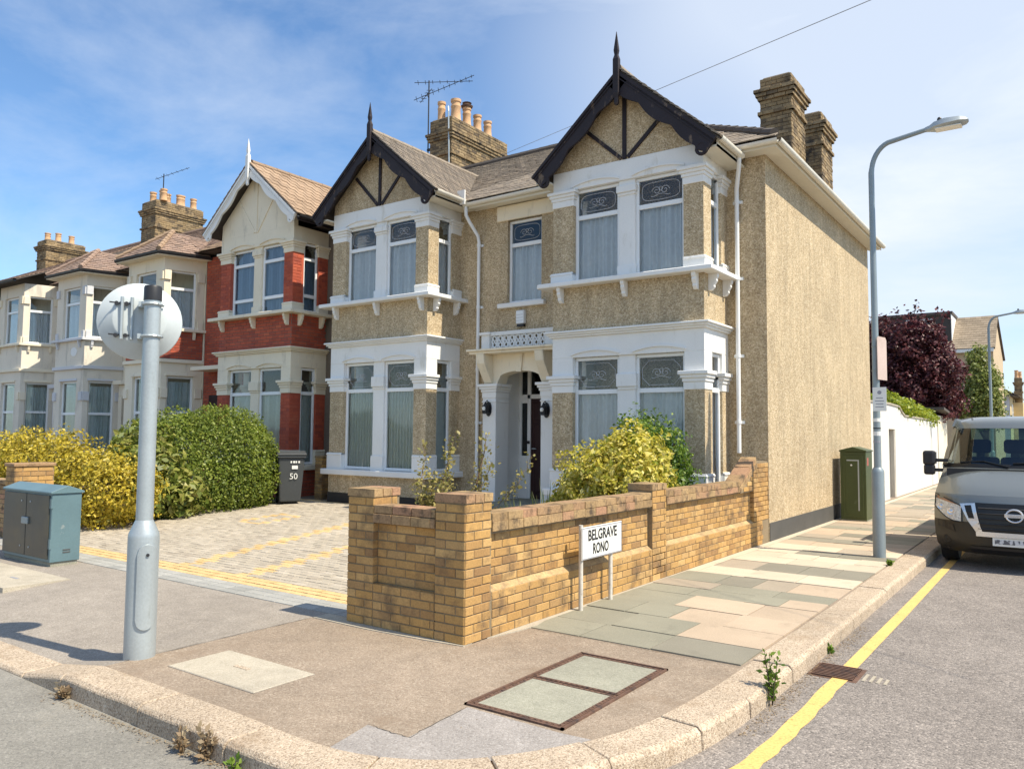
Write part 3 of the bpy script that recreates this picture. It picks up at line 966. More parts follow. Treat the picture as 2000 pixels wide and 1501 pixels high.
def bay(house, dx, zo, g0, wall, trim, brick=None, up_tr=(5.54,), lo_tr=(2.44,), curt=CURT, gcurt=CURT, lead=(1, 2), slat=False, gslat=False, sillz=(.63, .75), plinth=None, cf=None):
    x0, x1 = BAYX0 + dx, BAYX1 + dx
    Z = lambda z: z + zo
    wt = .25
    mw = MB()
    def ring(mb, za, zb, p=0, th=wt):
        mb.box(x0 - p, x1 + p, BY - p, BY + th, za, zb)
        mb.box(x0 - p, x0 + th, BY + th, FW + .05, za, zb)
        mb.box(x1 - th, x1 + p, BY + th, FW + .05, za, zb)
    bodies = []
    if not brick:
        m1 = MB()
        ring(m1, g0, Z(sillz[0]))
        main = m1.obj('bay_wall', wall, house)
        m1 = MB()
        ring(m1, Z(3.5), Z(4.29))
        m1.obj('spandrel', wall, main)
    else:
        m1 = MB()
        ring(m1, g0, Z(sillz[0]), -.008)
        main = m1.obj('bay_wall', MORTD, house)
        m1 = MB()
        ring(m1, Z(3.5), Z(4.29), -.008)
        m1.obj('spandrel', MORTD, main)
    if plinth:
        m1 = MB()
        ring(m1, g0 - .1, g0 + .28, .012, .1)
        m1.obj('plinth', plinth, main)
    piers = [(x1 - .34, x1, BY, BY + .32), (x0, x0 + .42, BY, BY + .32), (x1 - .25, x1, 7.52, FW + .05), (x0, x0 + .25, 7.52, FW + .05)]
    bk = []
    for (za, zb, ped, cap) in ((sillz[1], 2.43, 1.10, 2.73), (4.37, 5.76, 4.57, 6.04)):
        for i, (a, b, c, d) in enumerate(piers):
            e = .008 if brick else 0
            MB().box(a + e, b - e, c + e, d, Z(ped - .02), Z(zb + .02)).obj('pier', brick if brick else wall, main)
            q = MB()
            pr = .035
            rear = i > 1
            q.box(a - (pr if i % 2 else 0), b + (pr if i % 2 == 0 else 0), c - (pr if not rear else 0), d, Z(za), Z(ped))
            q.box(a - (pr + .012 if i % 2 else 0), b + (pr + .012 if i % 2 == 0 else 0), c - (pr + .012 if not rear else 0), d, Z(ped - .05), Z(ped - .02))
            q.obj('pedestal', trim, main, bevel=.008)
            q = MB()
            capital(q, a, b, c if not rear else c + .0, d, Z(zb), Z(cap), True, True)
            q.obj('capital', trim, main, bevel=.006)
            if brick:
                if not rear:
                    bk += courses((a, c, 0), (1, 0, 0), (0, -1, 0), b - a - .004, Z(ped), int((zb - ped) / .075))
                if i % 2 == 0:
                    bk += courses((b, c + .004, 0), (0, 1, 0), (1, 0, 0), d - c - .06, Z(ped), int((zb - ped) / .075), shift=1)
    if brick:
        for za, zb in ((g0, Z(sillz[0])), (Z(3.5), Z(4.29))):
            n_ = int((zb - za) / .075)
            bk += courses((x0, BY, 0), (1, 0, 0), (0, -1, 0), x1 - x0 - .004, za, n_, h=(zb - za) / n_)
            bk += courses((x1, BY + .004, 0), (0, 1, 0), (1, 0, 0), FW - BY, za, n_, h=(zb - za) / n_, shift=1)
        pieces('brickwork', bk, unit_mesh('brickwork', brick, .04), main, 0, 'brickwork')
    # mullion columns
    mc = dx - 2.04
    for za, zb, ped, capz in ((sillz[1], 3.05, 1.06, (2.46, 2.73)), (4.37, 6.05, 4.57, (5.78, 5.95))):
        q = MB()
        q.box(mc - .15, mc + .15, BY + .035, BY + .17, Z(za), Z(zb))
        q.box(mc - .175, mc + .175, BY + .005, BY + .17, Z(za), Z(ped))
        q.box(mc - .17, mc + .17, BY + .015, BY + .17, Z(capz[0]), Z(capz[0]) + .05)
        q.box(mc - .185, mc + .185, BY - .01, BY + .17, Z(capz[0]) + .05, Z(capz[1]))
        q.obj('mullion', trim, main, bevel=.008)
    # entablature over the ground floor, lintel over the upper floor
    q = MB()
    ring(q, Z(3.045), Z(3.41), .004, .22)
    for i, (a, b, c, d) in enumerate(piers):
        q.box(a - (.004 if i % 2 else 0), b + (.004 if i % 2 == 0 else 0), c - .004 if i < 2 else c, d, Z(2.73), Z(3.045))
    q.obj('entablature', trim, main, bevel=.006)
    q = MB()
    ring(q, Z(3.41), Z(3.445), .05)
    ring(q, Z(3.445), Z(3.48), .085)
    ring(q, Z(3.48), Z(3.515), .12)
    q.obj('cornice', trim, main, bevel=.006)
    q = MB()
    ring(q, Z(6.045), Z(6.40), .004, .22)
    q.box(x0 + .2, x1 - .2, BY + .2, FW, Z(6.3), Z(6.38))
    q.obj('lintel', trim, main, bevel=.006)
    # shallow arched drip moulds over each opening
    ops = [(dx - 3.08, dx - 2.19), (dx - 1.89, dx - 1.0)]
    for zt in (3.045, 6.045):
        for a, b in ops:
            m = MB()
            top, bot = [], []
            for i in range(13):
                f = i / 12
                zz = Z(zt) + .03 + .075 * math.sin(math.pi * f) ** .8
                top.append((a - .03 + (b - a + .06) * f, BY - .032, zz + .03))
                bot.append((a - .03 + (b - a + .06) * f, BY - .032, zz))
            m.prism(bot + top[::-1], (0, .03, 0))
            m.obj('drip_mould', trim, main)
    # sills
    q = MB()
    ring(q, Z(sillz[0]), Z(sillz[1]), .13)
    q.obj('sill', trim, main, bevel=.012)
    q = MB()
    ring(q, Z(4.29), Z(4.372), .215)
    q.obj('sill', trim, main, bevel=.012)
    for xx in (x0 + .2, mc, x1 - .12):
        corbel(main, xx, BY, Z(4.29), (0, -1), m=trim)
    for yy in (BY + .2, FW - .2):
        corbel(main, x1, yy, Z(4.29), (1, 0), m=trim)
    # windows
    for a, b in ops:
        window(house, (a, BY + .11, 0), (1, 0, 0), b - a, Z(sillz[1] + .01), Z(3.04), [Z(q) for q in lo_tr], gcurt, lead[1], slats=gslat, cfrom=Z(cf[0]) if cf else None)
        window(house, (a, BY + .11, 0), (1, 0, 0), b - a, Z(4.38), Z(6.04), [Z(q) for q in up_tr], curt, lead[0], slats=slat, cfrom=Z(cf[1]) if cf else None)
    for za, zb, tr, cu, sl_ in ((sillz[1] + .01, 3.04, lo_tr, gcurt, gslat), (4.38, 6.04, up_tr, curt, slat)):
        window(house, (x1 - .07, BY + .32, 0), (0, 1, 0), .44, Z(za), Z(zb), [Z(q) for q in tr], cu, 0, slats=sl_)
    return main

def bargeboard(house, xc, yb, zap, hw, drop, m, scal=.075, dep=.27):
    """a pair of decorated rake boards with scrolled feet"""
    objs = []
    for sgn in (-1, 1):
        N = 40
        u = Vector((sgn * hw, 0, -drop))
        L = u.length
        u.normalize()
        nrm = Vector((-u.z * sgn, 0, u.x * sgn)) * 1.0
        if nrm.z > 0:
            nrm = -nrm
        top = [Vector((xc, yb, zap)) + u * (L * i / N) for i in range(N + 1)]
        bot = []
        for i in range(N + 1):
            f = i / N
            d = dep + scal * (abs(math.sin(f * math.pi * 3.0 + .2)) - .5) + (.05 if f > .9 else 0)
            if f < .06:
                d = dep + .02
            bot.append(top[i] + nrm * d)
        q = MB()
        for i in range(N):
            q.prism([top[i], top[i + 1], bot[i + 1], bot[i]], (0, .05, 0))
        # raised moulding along the upper edge
        a, b = top[0] + nrm * .005, top[-1] + nrm * .005
        q.prism([a, b, b + nrm * .05, a + nrm * .05], (0, -.025, 0))
        a, b = top[0] + nrm * .085, top[-1] + nrm * .085
        q.prism([a, b, b + nrm * .018, a + nrm * .018], (0, -.014, 0))
        o = q.obj('bargeboard', m, house)
        c = top[-1] + nrm * (dep * .98) - u * .10
        MB().tube([c + Vector((0, .025, 0)) + (u * math.cos(t) + nrm * math.sin(t)) * .085 for t in np.linspace(0, 2 * math.pi, 15)], .03, 6, False).obj('scroll', m, o, smooth=True)
    return objs

def finial(house, x, y, z0, z1, m, wd=.055):
    q = MB()
    h = z1 - z0
    prof = [(0.02, 0), (.035, .03), (.03, .10), (wd * .95, .16), (wd * .95, .62), (wd * .55, .68), (wd * .75, .74), (wd * .6, .8), (.004, 1)]
    V, F = [], []
    for r_, f in prof:
        for a, b in ((-1, -1), (1, -1), (1, 1), (-1, 1)):
            V.append((x + a * r_, y + b * r_ * .8, z0 + h * f))
    for i in range(len(prof) - 1):
        for k in range(4):
            F.append((i * 4 + k, i * 4 + (k + 1) % 4, (i + 1) * 4 + (k + 1) % 4, (i + 1) * 4 + k))
    F += [(3, 2, 1, 0), tuple(range(len(V) - 4, len(V)))]
    return q.add(V, F).obj('finial', m, house, bevel=.005)

def tiles(parent, A_, B_, C_, D_, me, wd=.2, ex=.14, th=.018, ok=None, limit=0, name='tile', lift=.02, jit=.004):
    """A-B eave, D-C ridge; rows of tiles lapped up the slope"""
    A_, B_, C_, D_ = map(Vector, (A_, B_, C_, D_))
    up = ((D_ + C_) / 2 - (A_ + B_) / 2)
    ac = (B_ - A_).normalized()
    nr = ac.cross(up).normalized()
    if nr.z < 0:
        nr = -nr
    sl_ = nr.cross(ac)
    if sl_.z < 0:
        sl_ = -sl_
    H = (D_ - A_).dot(sl_)
    n = int(H / ex)
    it = []
    for i in range(n):
        f = (i + .5) / n
        a, b = A_.lerp(D_, f), B_.lerp(C_, f)
        L = (b - a).length
        x = -(i % 2) * wd / 2
        while x < L:
            xa, xb = max(0, x), min(L, x + wd)
            if xb - xa > .05:
                c = a + ac * ((xa + xb) / 2) + nr * (lift + random.uniform(-jit, jit))
                if ok is None or ok(c):
                    up2 = (sl_ * (ex * 1.35) + nr * -.02)
                    it.append(frame(c, ac * (xb - xa - .006), up2, nr * th))
            x += wd
    pieces(name, it, me, parent, limit, 'tiles')

TILE_ME = unit_mesh('tile', TILE, .02, True)
TILER_ME = unit_mesh('tile', TILER, .02, True)
TILEO_ME = unit_mesh('tile', TILEO, .02, True)

def gutter(name, parent, pts, m=GUT, r_=.055):
    """open half-round gutter along a path"""
    pts = [Vector(p) for p in pts]
    rows = []
    for i, p in enumerate(pts):
        d = (pts[min(i + 1, len(pts) - 1)] - pts[max(0, i - 1)]).normalized()
        s_ = d.cross(Vector((0, 0, 1))).normalized()
        rows.append([p + s_ * (r_ * math.cos(t)) + Vector((0, 0, -r_ * math.sin(t) * 1.05)) for t in np.linspace(-.15, math.pi + .15, 9)] + [p + s_ * (r_ - .008) * math.cos(t) + Vector((0, 0, -(r_ - .008) * math.sin(t))) for t in np.linspace(math.pi + .15, -.15, 9)])
    q = MB().grid([r_ + [r_[0]] for r_ in rows])
    return q.obj(name, m, parent, smooth=True)

def chimney(house, x0, x1, y0, y1, z0, z1, pots=(), name='chimney', m=BRICKC, corb=(.72, .90)):
    h = z1 - z0
    core = MB().box(x0 + .012, x1 - .012, y0 + .012, y1 - .012, z0, z1 - .02).obj(name, MORTD, house)
    it = []
    n = int(h / .075)
    for k in range(n):
        f = k / n
        p = 0
        if corb[0] <= f < corb[0] + 1.01 / n:
            p = .045
        if corb[1] - 3.2 / n <= f < corb[1]:
            p = .03 + .03 * (f - corb[1] + 3.2 / n) * n
        z = z0 + k * h / n
        hh = h / n
        for (o, u, nn, L) in (((x0 - p, y0 - p, 0), (1, 0, 0), (0, -1, 0), x1 - x0 + 2 * p - .004), ((x1 + p, y0 - p + .004, 0), (0, 1, 0), (1, 0, 0), y1 - y0 + 2 * p), ((x0 - p, y1 + p - .004, 0), (0, -1, 0), (-1, 0, 0), y1 - y0 + 2 * p - .01), ((x1 + p - .004, y1 + p, 0), (-1, 0, 0), (0, 1, 0), x1 - x0 + 2 * p - .01)):
            it += courses(o, u, nn, L, z, 1, h=hh, shift=k % 2, j=.006)
    pieces('brickwork', it, unit_mesh('brickwork', m, .04), core, 0, 'brickwork')
    q = MB()
    q.box(x0 + .03, x1 - .03, y0 + .03, y1 - .03, z1 - .04, z1 + .04)
    q.obj('flaunching', MORTD, core, bevel=.03)
    for (px, py, pr, ph) in pots:
        MB().lathe([(pr * 1.08, 0), (pr * 1.02, .05), (pr * .95, .1), (pr * .88, ph * .6), (pr * .98, ph * .64), (pr * .98, ph * .69), (pr * .86, ph * .72), (pr * .84, ph * .86), (pr * 1.0, ph * .88), (pr * 1.02, ph), (pr * .82, ph), (pr * .78, ph * .6), (0.0, ph * .55)], (px, py, z1 + .02), 16).obj('chimney_pot', POT, core, smooth=True)
    return core

# ------------------------------------------------------------------ the corner house
def corner_house():
    H = thing('corner_house', 'double fronted pebbledashed corner house with two black gabled bays', 'house', (-5, 11, 0))
    q = MB()
    XL = -9.95
    EZ = 6.42
    q.box(XL, -5.5, FW, FW + .25, 0, EZ)
    q.box(-4.1, 0, FW, FW + .25, 0, EZ)
    q.box(-5.5, -5.27, FW, FW + .25, 3.1, EZ)
    q.box(-4.44, -4.1, FW, FW + .25, 3.1, EZ)
    q.box(-5.27, -4.44, FW, FW + .25, 3.1, 4.34)
    q.box(-5.27, -4.44, FW, FW + .25, 6.06, EZ)
    q.box(-.25, 0, FW + .25, 15.84, 0, EZ)
    q.box(XL, -.25, 15.6, 15.84, 0, EZ - .002)
    q.box(XL, XL + .2, FW + .25, 15.6, 0, EZ)
    q.box(-5.75, -5.5, FW + .25, 8.75, 0, 3.1)
    q.box(-4.1, -3.9, FW + .25, 8.75, 0, 3.1)
    wall = q.obj('wall', PEB, H)
    MB().box(-.02, .012, FW + .01, 15.85, -.05, .30).obj('plinth', PLINTH, wall)
    # corner bead: front strip of wall meets the side
    LB, LZ = -5.85, .16
    bay(H, 0, 0, .05, PEB, WHITE, curt=CURT, gcurt=CURT)
    bay(H, LB, LZ, .12, PEB, WHITE, curt=CURT, gcurt=BLIND, gslat=True, plinth=BLACKP)
    # gables
    for dx, zo, xc, zap, hw, drop in ((0, 0, -2.06, 7.86, 1.73, 1.53), (LB, LZ, -7.96, 8.08, 1.82, 1.55)):
        x0, x1 = BAYX0 + dx, BAYX1 + dx
        zb = 6.40 + zo
        g = MB().prism([(x0 - .0, BY, zb), (x1 + .0, BY, zb), (x1 - .02, BY, zap - (x1 - xc) * drop / hw - .12), (xc, BY, zap - .12), (x0 + .02, BY, zap - (xc - x0) * drop / hw - .12)], (0, .12, 0)).obj('gable', PEB, H)
        tb = MB()
        xs_ = (x0 + x1) / 2 + .02
        MB().box(xs_ - .035, xs_ + .035, BY - .03, BY + .01, zb, zap - .3).obj('timber_strut', BLACKW, g)
        for sg in (-1, 1):
            a = Vector((xs_ + sg * .06, BY - .027, zb + .02))
            b = Vector((xs_ + sg * .74, BY - .027, zap - .74 * drop / hw - .17))
            d = (b - a).normalized()
            n_ = Vector((-d.z, 0, d.x)) * .032
            MB().prism([a - n_, b - n_, b + n_, a + n_], (0, .035, 0)).obj('timber_strut', BLACKW, g)
        bargeboard(H, xc, 6.48, zap, hw, drop, BLACKW)
        finial(H, xc, 6.46, zap - .62, zap + .66, BLACKW)
        # roof of the bay
        sl_ = drop / hw
        for sg in (-1, 1):
            ex_ = hw + .02
            r_ = MB()
            ridge_end = 7.45 + (zap - 6.5) / .598 + .2
            eave_end = 7.45 + max(0, (zap - drop - 6.5)) / .598 + .25
            A_ = (xc + sg * ex_, 6.50, zap - ex_ * sl_)
            Bp = (xc + sg * ex_, eave_end, zap - ex_ * sl_)
            Cp = (xc, ridge_end, zap)
            Dp = (xc, 6.50, zap)
            r_.prism([A_, Bp, Cp, Dp], (0, 0, .03))
            ro = r_.obj('bay_roof', SLATE, H)
            if sg == 1 and dx < 0:
                tiles(ro, (A_[0], 6.46, A_[2] + .03), (Bp[0], 9.98, Bp[2] + .03), (Cp[0], 9.98, Cp[2] + .03), (Dp[0], 6.46, Dp[2] + .03), TILE_ME, .18, .125, ok=lambda c: c.z > 6.5 + (c.y - 7.45) * .598 - .03, limit=300)
            elif sg == 1:
                tiles(ro, (A_[0], 6.46, A_[2] + .03), (Bp[0], 9.6, Bp[2] + .03), (Cp[0], 9.6, Cp[2] + .03), (Dp[0], 6.46, Dp[2] + .03), TILE_ME, .18, .125, ok=lambda c: c.z > 6.5 + (c.y - 7.45) * .598 - .03, limit=0)
        y = 6.5
        q = MB()
        while y < ridge_end - .3:
            q.tube([(xc, y, zap + .035), (xc, y + .30, zap + .03)], .075, 8)
            y += .305
        q.obj('ridge_tiles', TILE, H)
        # soffit and gutter of the bay on its right side
        xe = xc + hw
        ze = zap - drop
        MB().box(x1 + .006, xe - .01, 6.56, FW - .01, ze - .12, ze - .09).obj('soffit', SOFF, H)
        MB().box(xe - .03, xe - .01, 6.56, 7.48, ze - .12, ze + .01).obj('fascia', SOFF, H)
        gutter('gutter', H, [(xe + .045, 6.5, ze + .0), (xe + .045, 7.5, ze - .01)])
        MB().box(x0 - .25, x0 - .006, 6.56, FW - .01, ze - .12, ze - .09).obj('soffit', SOFF, H)
    # main roof
    RZ, RY, EY, E0 = 9.1, 11.8, 7.45, 6.5
    r_ = MB()
    hip = (-4.0, RY, RZ)
    r_.add([(XL, EY, E0), (.28, EY, E0), hip, (XL, RY, RZ), (.28, 16.1, E0), (XL, 16.1, E0), (XL, EY, E0 - .04), (.28, EY, E0 - .04), (.28, 16.1, E0 - .04), (XL, 16.1, E0 - .04)],
           [(0, 1, 2, 3), (1, 4, 2), (4, 5, 3, 2), (9, 8, 7, 6), (0, 6, 7, 1), (1, 7, 8, 4), (4, 8, 9, 5), (3, 5, 9, 6, 0)])
    roof = r_.obj('roof', SLATE, H)
    def clear(c):
        for xc, zap, sl_ in ((-2.06, 7.86, .884), (-7.96, 8.08, .852)):
            if c.z < zap - abs(c.x - xc) * sl_ + .02:
                return False
        hx = .28 - (c.y - EY) * (4.28 / 4.35)
        return c.x < hx
    tiles(roof, (-9.9, EY - .03, E0), (.3, EY - .03, E0), (.3, RY, RZ), (-9.9, RY, RZ), TILE_ME, .2, .15, ok=clear, limit=300)
    q = MB()
    x = -9.9
    while x < -4.1:
        q.tube([(x, RY, RZ + .05), (x + .3, RY, RZ + .045)], .085, 8)
        x += .305
    for i in range(18):
        a, b = Vector((.25, EY + .05, E0 + .04)).lerp(Vector(hip), i / 18), Vector((.25, EY + .05, E0 + .04)).lerp(Vector(hip), (i + 1) / 18 + .004)
        q.tube([a + Vector((0, 0, .05)), b + Vector((0, 0, .03))], .08, 8)
    q.obj('ridge_tiles', SLATE, roof)
    # eaves: soffit boards, fascia, gutters
    so = MB()
    y = 7.5
    while y < 16.0:
        so.box(.004, .262, y + .004, min(y + .15, 16.05), 6.375, 6.385)
        y += .15
    so.box(-.02, .262, 7.5, 16.05, 6.385, 6.40)
    so.obj('soffit', SOFF, H)
    MB().box(-.36, .262, 7.52, FW - .004, 6.372, 6.39).obj('soffit', SOFF, H)
    MB().box(-6.1, -3.75, 7.52, FW - .004, 6.392, 6.41).obj('soffit', SOFF, H)
    q = MB()
    q.box(.262, .28, 7.47, 16.06, 6.36, 6.5)
    q.box(-.4, .262, 7.47, 7.49, 6.36, 6.5)
    q.box(-6.2, -3.7, 7.47, 7.49, 6.36, 6.5)
    q.obj('fascia', SOFF, H)
    gutter('gutter', H, [(-.34, 7.42, 6.45), (.325, 7.42, 6.45)])
    gutter('gutter', H, [(.335, 7.41, 6.45), (.335, 16.06, 6.45)])
    gutter('gutter', H, [(-6.14, 7.42, 6.45), (-3.72, 7.42, 6.47)])
    MB().box(-6.22, -6.02, 7.30, 7.33, 6.42, 6.72).obj('valley_board', WHITE, H)
    # downpipes with swan necks
    for pts in ([(-6.08, 7.42, 6.40), (-6.08, 7.43, 6.22), (-6.05, 7.50, 6.10), (-5.97, 7.70, 5.82), (-5.965, 7.73, 5.70), (-5.965, 7.73, .22)],
                [(-.30, 7.42, 6.40), (-.31, 7.43, 6.22), (-.34, 7.50, 6.12), (-.45, 7.70, 5.84), (-.46, 7.73, 5.72), (-.46, 7.73, 1.42)]):
        p_ = MB().tube(pts, .037, 12).obj('downpipe', UPVC, H, smooth=True)
        for z in (5.6, 4.3, 3.0, 1.9):
            q = MB().tube([(pts[-1][0], 7.73, z), (pts[-1][0], 7.73, z + .06)], .045, 12)
            q.box(pts[-1][0] - .08, pts[-1][0] + .08, 7.765, 7.80, z, z + .05)
            q.obj('pipe_bracket', UPVC, p_)
    # window over the porch
    window(H, (-5.27, FW + .10, 0), (1, 0, 0), .83, 4.345, 6.055, [5.55], CURT, 1)
    MB().box(-5.46, -4.32, FW - .10, FW + .12, 4.25, 4.343).obj('sill', WHITE, H, bevel=.01)
    MB().box(-5.52, -4.12, FW - .05, FW + .05, 6.06, 6.37).obj('lintel', CREAM, H, bevel=.01)
    # porch
    P = MB()
    P.box(-5.69, -5.36, 7.56, 8.0, .2, 2.52)
    P.box(-4.28, -4.0, 7.56, 8.0, .2, 2.52)
    por = P.obj('porch', WHITE, H, bevel=.008)
    q = MB()
    for a, b in ((-5.69, -5.36), (-4.28, -4.0)):
        capital(q, a, b, 7.56, 8.0, 2.42, 2.70)
        q.box(a - .012, b + .012, 7.548, 8.0, 2.33, 2.36)
    q.obj('capital', WHITE, por, bevel=.006)
    # arched head
    n = 14
    top = [(-5.69, 3.29), (-4.0, 3.29)]
    arc = []
    for i in range(n + 1):
        f = i / n
        arc.append((-5.36 + 1.08 * f, 2.70 + .25 * math.sin(math.pi * f) ** .28))
    m_ = MB()
    for i in range(n):
        (a, za), (b, zb) = arc[i], arc[i + 1]
        m_.prism([(a, 7.6, za), (b, 7.6, zb), (b, 7.6, 3.29), (a, 7.6, 3.29)], (0, .3, 0))
    m_.box(-5.69, -5.36, 7.6, 7.9, 2.70, 3.29)
    m_.box(-4.28, -4.0, 7.6, 7.9, 2.70, 3.29)
    m_.obj('arch', CREAM, por)
    MB().prism([(-4.88, 7.57, 2.93), (-4.76, 7.57, 2.93), (-4.72, 7.57, 3.29), (-4.92, 7.57, 3.29)], (0, .03, 0)).obj('keystone', CREAM, por)
    for a in (-5.66, -4.25):
        MB().prism([(a, 7.56, 2.72), (a, 7.30, 3.10), (a, 7.27, 3.29), (a, 7.6, 3.29), (a, 7.6, 2.72)], (.2, 0, 0)).obj('bracket', CREAM, por, bevel=.008)
    q = MB()
    q.box(-5.84, -3.8, 7.28, FW, 3.29, 3.34)
    q.box(-5.88, -3.8, 7.23, FW, 3.34, 3.385)
    q.obj('hood', CREAM, por, bevel=.008)
    ba = MB()
    ba.box(-5.76, -5.56, 7.58, 7.78, 3.385, 3.74)
    ba.box(-5.80, -5.52, 7.54, 7.79, 3.70, 3.76)
    ba.box(-5.56, -3.75, 7.60, 7.70, 3.385, 3.44)
    ba.box(-5.56, -3.75, 7.60, 7.70, 3.68, 3.76)
    ba.box(-4.22, -3.75, 7.61, 7.69, 3.44, 3.68)
    ba.obj('balustrade', WHITE, por, bevel=.008)
    for i in range(9):
        xa = -5.54 + i * .146
        q = MB()
        for sg in (1, -1):
            q.tube([(xa + .073 - .06 * math.cos(t), 7.645, 3.56 + sg * .115 * math.sin(t)) for t in np.linspace(0, math.pi, 7)], .02, 5)
        q.tube([(xa - .01, 7.65, 3.45), (xa + .156, 7.65, 3.67)], .016, 5)
        q.tube([(xa - .01, 7.65, 3.67), (xa + .156, 7.65, 3.45)], .016, 5)
        q.obj('lattice_ring', WHITE, por)
    MB().box(-5.9, -3.6, 7.82, 9.3, 3.02, 3.09).obj('porch_ceiling', CREAM, por)
    # recess: side wall lining, door, sidelight, fanlight
    MB().box(-5.50, -5.485, FW + .2, 8.6, .3, 3.02).obj('recess_lining', WHITE, por)
    MB().box(-4.115, -4.1, FW + .2, 8.6, .3, 3.02).obj('recess_lining', WHITE, por)
    MB().box(-5.7, -3.9, 7.3, 8.8, 0, .36).obj('step', CONCG, por, bevel=.01)
    MB().box(-5.5, -4.1, 8.72, 8.75, .3, 3.05).obj('dark_hall_sheet', BLACKP, por)  # black sheet stands in for the unlit hall behind the door glass
    fr = MB()
    for a in ((-5.485, -5.42, .36, 3.02), (-5.27, -5.19, .36, 3.02), (-4.36, -4.115, .36, 3.02), (-5.42, -4.36, 2.44, 2.53), (-5.42, -5.27, .36, 1.25), (-5.42, -5.27, 2.35, 2.44)):
        fr.box(a[0], a[1], 8.55, 8.62, a[2], a[3])
    fr.obj('door_frame', WHITE, por, bevel=.006)
    MB().box(-5.42, -5.27, 8.585, 8.59, 1.25, 2.35).obj('sidelight_pane', GLASSD, por)
    MB().box(-5.42, -5.27, 8.585, 8.59, 2.53, 3.02).obj('fanlight_pane', GLASSD, por)
    MB().box(-5.19, -4.36, 8.585, 8.59, 2.53, 3.02).obj('fanlight_pane', GLASSD, por)
    d = MB().box(-5.19, -4.36, 8.57, 8.61, .36, 2.44)
    for xa in (-5.12, -4.74):
        for za, zb in ((.5, 1.1), (1.25, 1.9), (2.0, 2.35)):
            d.box(xa, xa + .3, 8.56, 8.575, za, zb)
    door = d.obj('door', DOORM, H, bevel=.008)
    MB().tube([(-5.13, 8.57, 1.40), (-5.13, 8.52, 1.40), (-5.02, 8.52, 1.40)], .012, 8).obj('handle', GALV, door)
    MB().box(-5.28, -5.20, 8.53, 8.56, 1.50, 1.56).obj('lock', INK, por)
    # chimneys
    chimney(H, -.95, -.32, 10.55, 11.5, 6.9, 8.95, name='chimney', corb=(.60, .88))
    chimney(H, -.95, -.32, 12.85, 13.8, 6.9, 8.95, name='chimney', corb=(.60, .88))
    chimney(H, -10.72, -9.9, 11.45, 14.1, 8.6, 10.62, pots=[(-10.55, 11.75, .12, .62), (-10.1, 11.85, .15, .62), (-10.1, 12.35, .13, .55), (-10.1, 12.85, .13, .5), (-10.1, 13.35, .13, .48)], name='chimney', corb=(.45, .80))
    c_ = MB().lathe([(.0, 0), (.16, 0), (.18, .05), (.10, .10), (.14, .14), (.0, .2)], (-10.1, 12.35, 11.2), 12).obj('chimney_cowl', RUST, H, smooth=True)
    MB().tube([(-10.02, 11.42, 10.9), (-9.98, 11.39, 10.75), (-9.93, 11.40, 8.7)], .022, 6).obj('chimney_flue_pipe', GALV, H)
    return H
corner_house()

def aerial(mx_, my, z0, z1, booms, label):
    t = thing('television_aerial', label, 'aerial', (mx_, my, z0))
    MB().tube([(mx_, my, z0), (mx_, my, z1)], .02, 6).obj('mast', IRON, t)
    MB().box(mx_ - .02, mx_ + .16, my - .03, my + .03, z0 + .25, z0 + .31).obj('bracket', IRON, t)
    for (z, dx, dy, dzz, L, n, el) in booms:
        d = Vector((dx, dy, dzz)).normalized()
        a = Vector((mx_, my, z)) - d * L * .25
        b = a + d * L
        o = MB().tube([a, b], .010, 5).obj('boom', IRON, t)
        s_ = d.cross(Vector((0, 0, 1))).normalized()
        for i in range(n):
            c = a.lerp(b, (i + .5) / n)
            l_ = el * (1 - .5 * i / n)
            MB().tube([c - s_ * l_ - Vector((0, 0, l_ * .2)), c + s_ * l_ + Vector((0, 0, l_ * .2))], .008, 4).obj('element', IRON, o)
aerial(-10.92, 11.6, 9.6, 11.95, [(11.9, .8, .6, .05, 1.7, 8, .10), (11.55, .75, .5, .38, 1.9, 11, .13), (11.6, -.85, .5, .02, 1.1, 5, .12)], 'tall television aerial strapped to the chimney with five pots')

def lantern(x, y, z, label):
    t = thing('wall_lantern', label, 'lantern', (x, y, z), 'lanterns beside the porch')
    q = MB()
    q.prism([(x + .075 * math.cos(a), y, z + .15 * math.sin(a)) for a in np.linspace(0, 2 * math.pi, 14)[:-1]], (0, -.02, 0))
    q.obj('back_plate', IRON, t)
    MB().lathe([(.045, -.10), (.07, -.09), (.07, .05), (.03, .10), (.012, .14)], (x, y - .11, z), 8).obj('lantern_cage', IRON, t)
    MB().lathe([(0, -.03), (.03, -.02), (.04, .02), (.025, .05), (0, .055)], (x, y - .165, z - .01), 10).obj('bulb_glass', SIGNW, t, smooth=True)
    MB().tube([(x, y, z + .1), (x, y - .06, z + .17), (x, y - .11, z + .13)], .01, 6).obj('arm', IRON, t)
lantern(-5.53, 7.56, 2.20, 'black iron wall lantern on the free standing porch pilaster')
lantern(-4.14, 7.56, 2.16, 'black iron wall lantern on the pilaster next to the bay')
def alarm():
    t = thing('alarm_box', 'small white burglar alarm box on the wall above the porch', 'alarm box', (-4.9, 7.78, 3.9))
    MB().box(-4.99, -4.79, 7.70, FW - .002, 3.90, 4.17).obj('cover', UPVC, t, bevel=.015)
    MB().box(-4.97, -4.81, 7.715, 7.79, 3.85, 3.90).obj('strobe', DARKP, t)
    for i in range(3):
        MB().box(-4.97, -4.81, 7.697, 7.71, 3.96 + i * .06, 3.965 + i * .06).obj('louvre', INKG, t)
alarm()

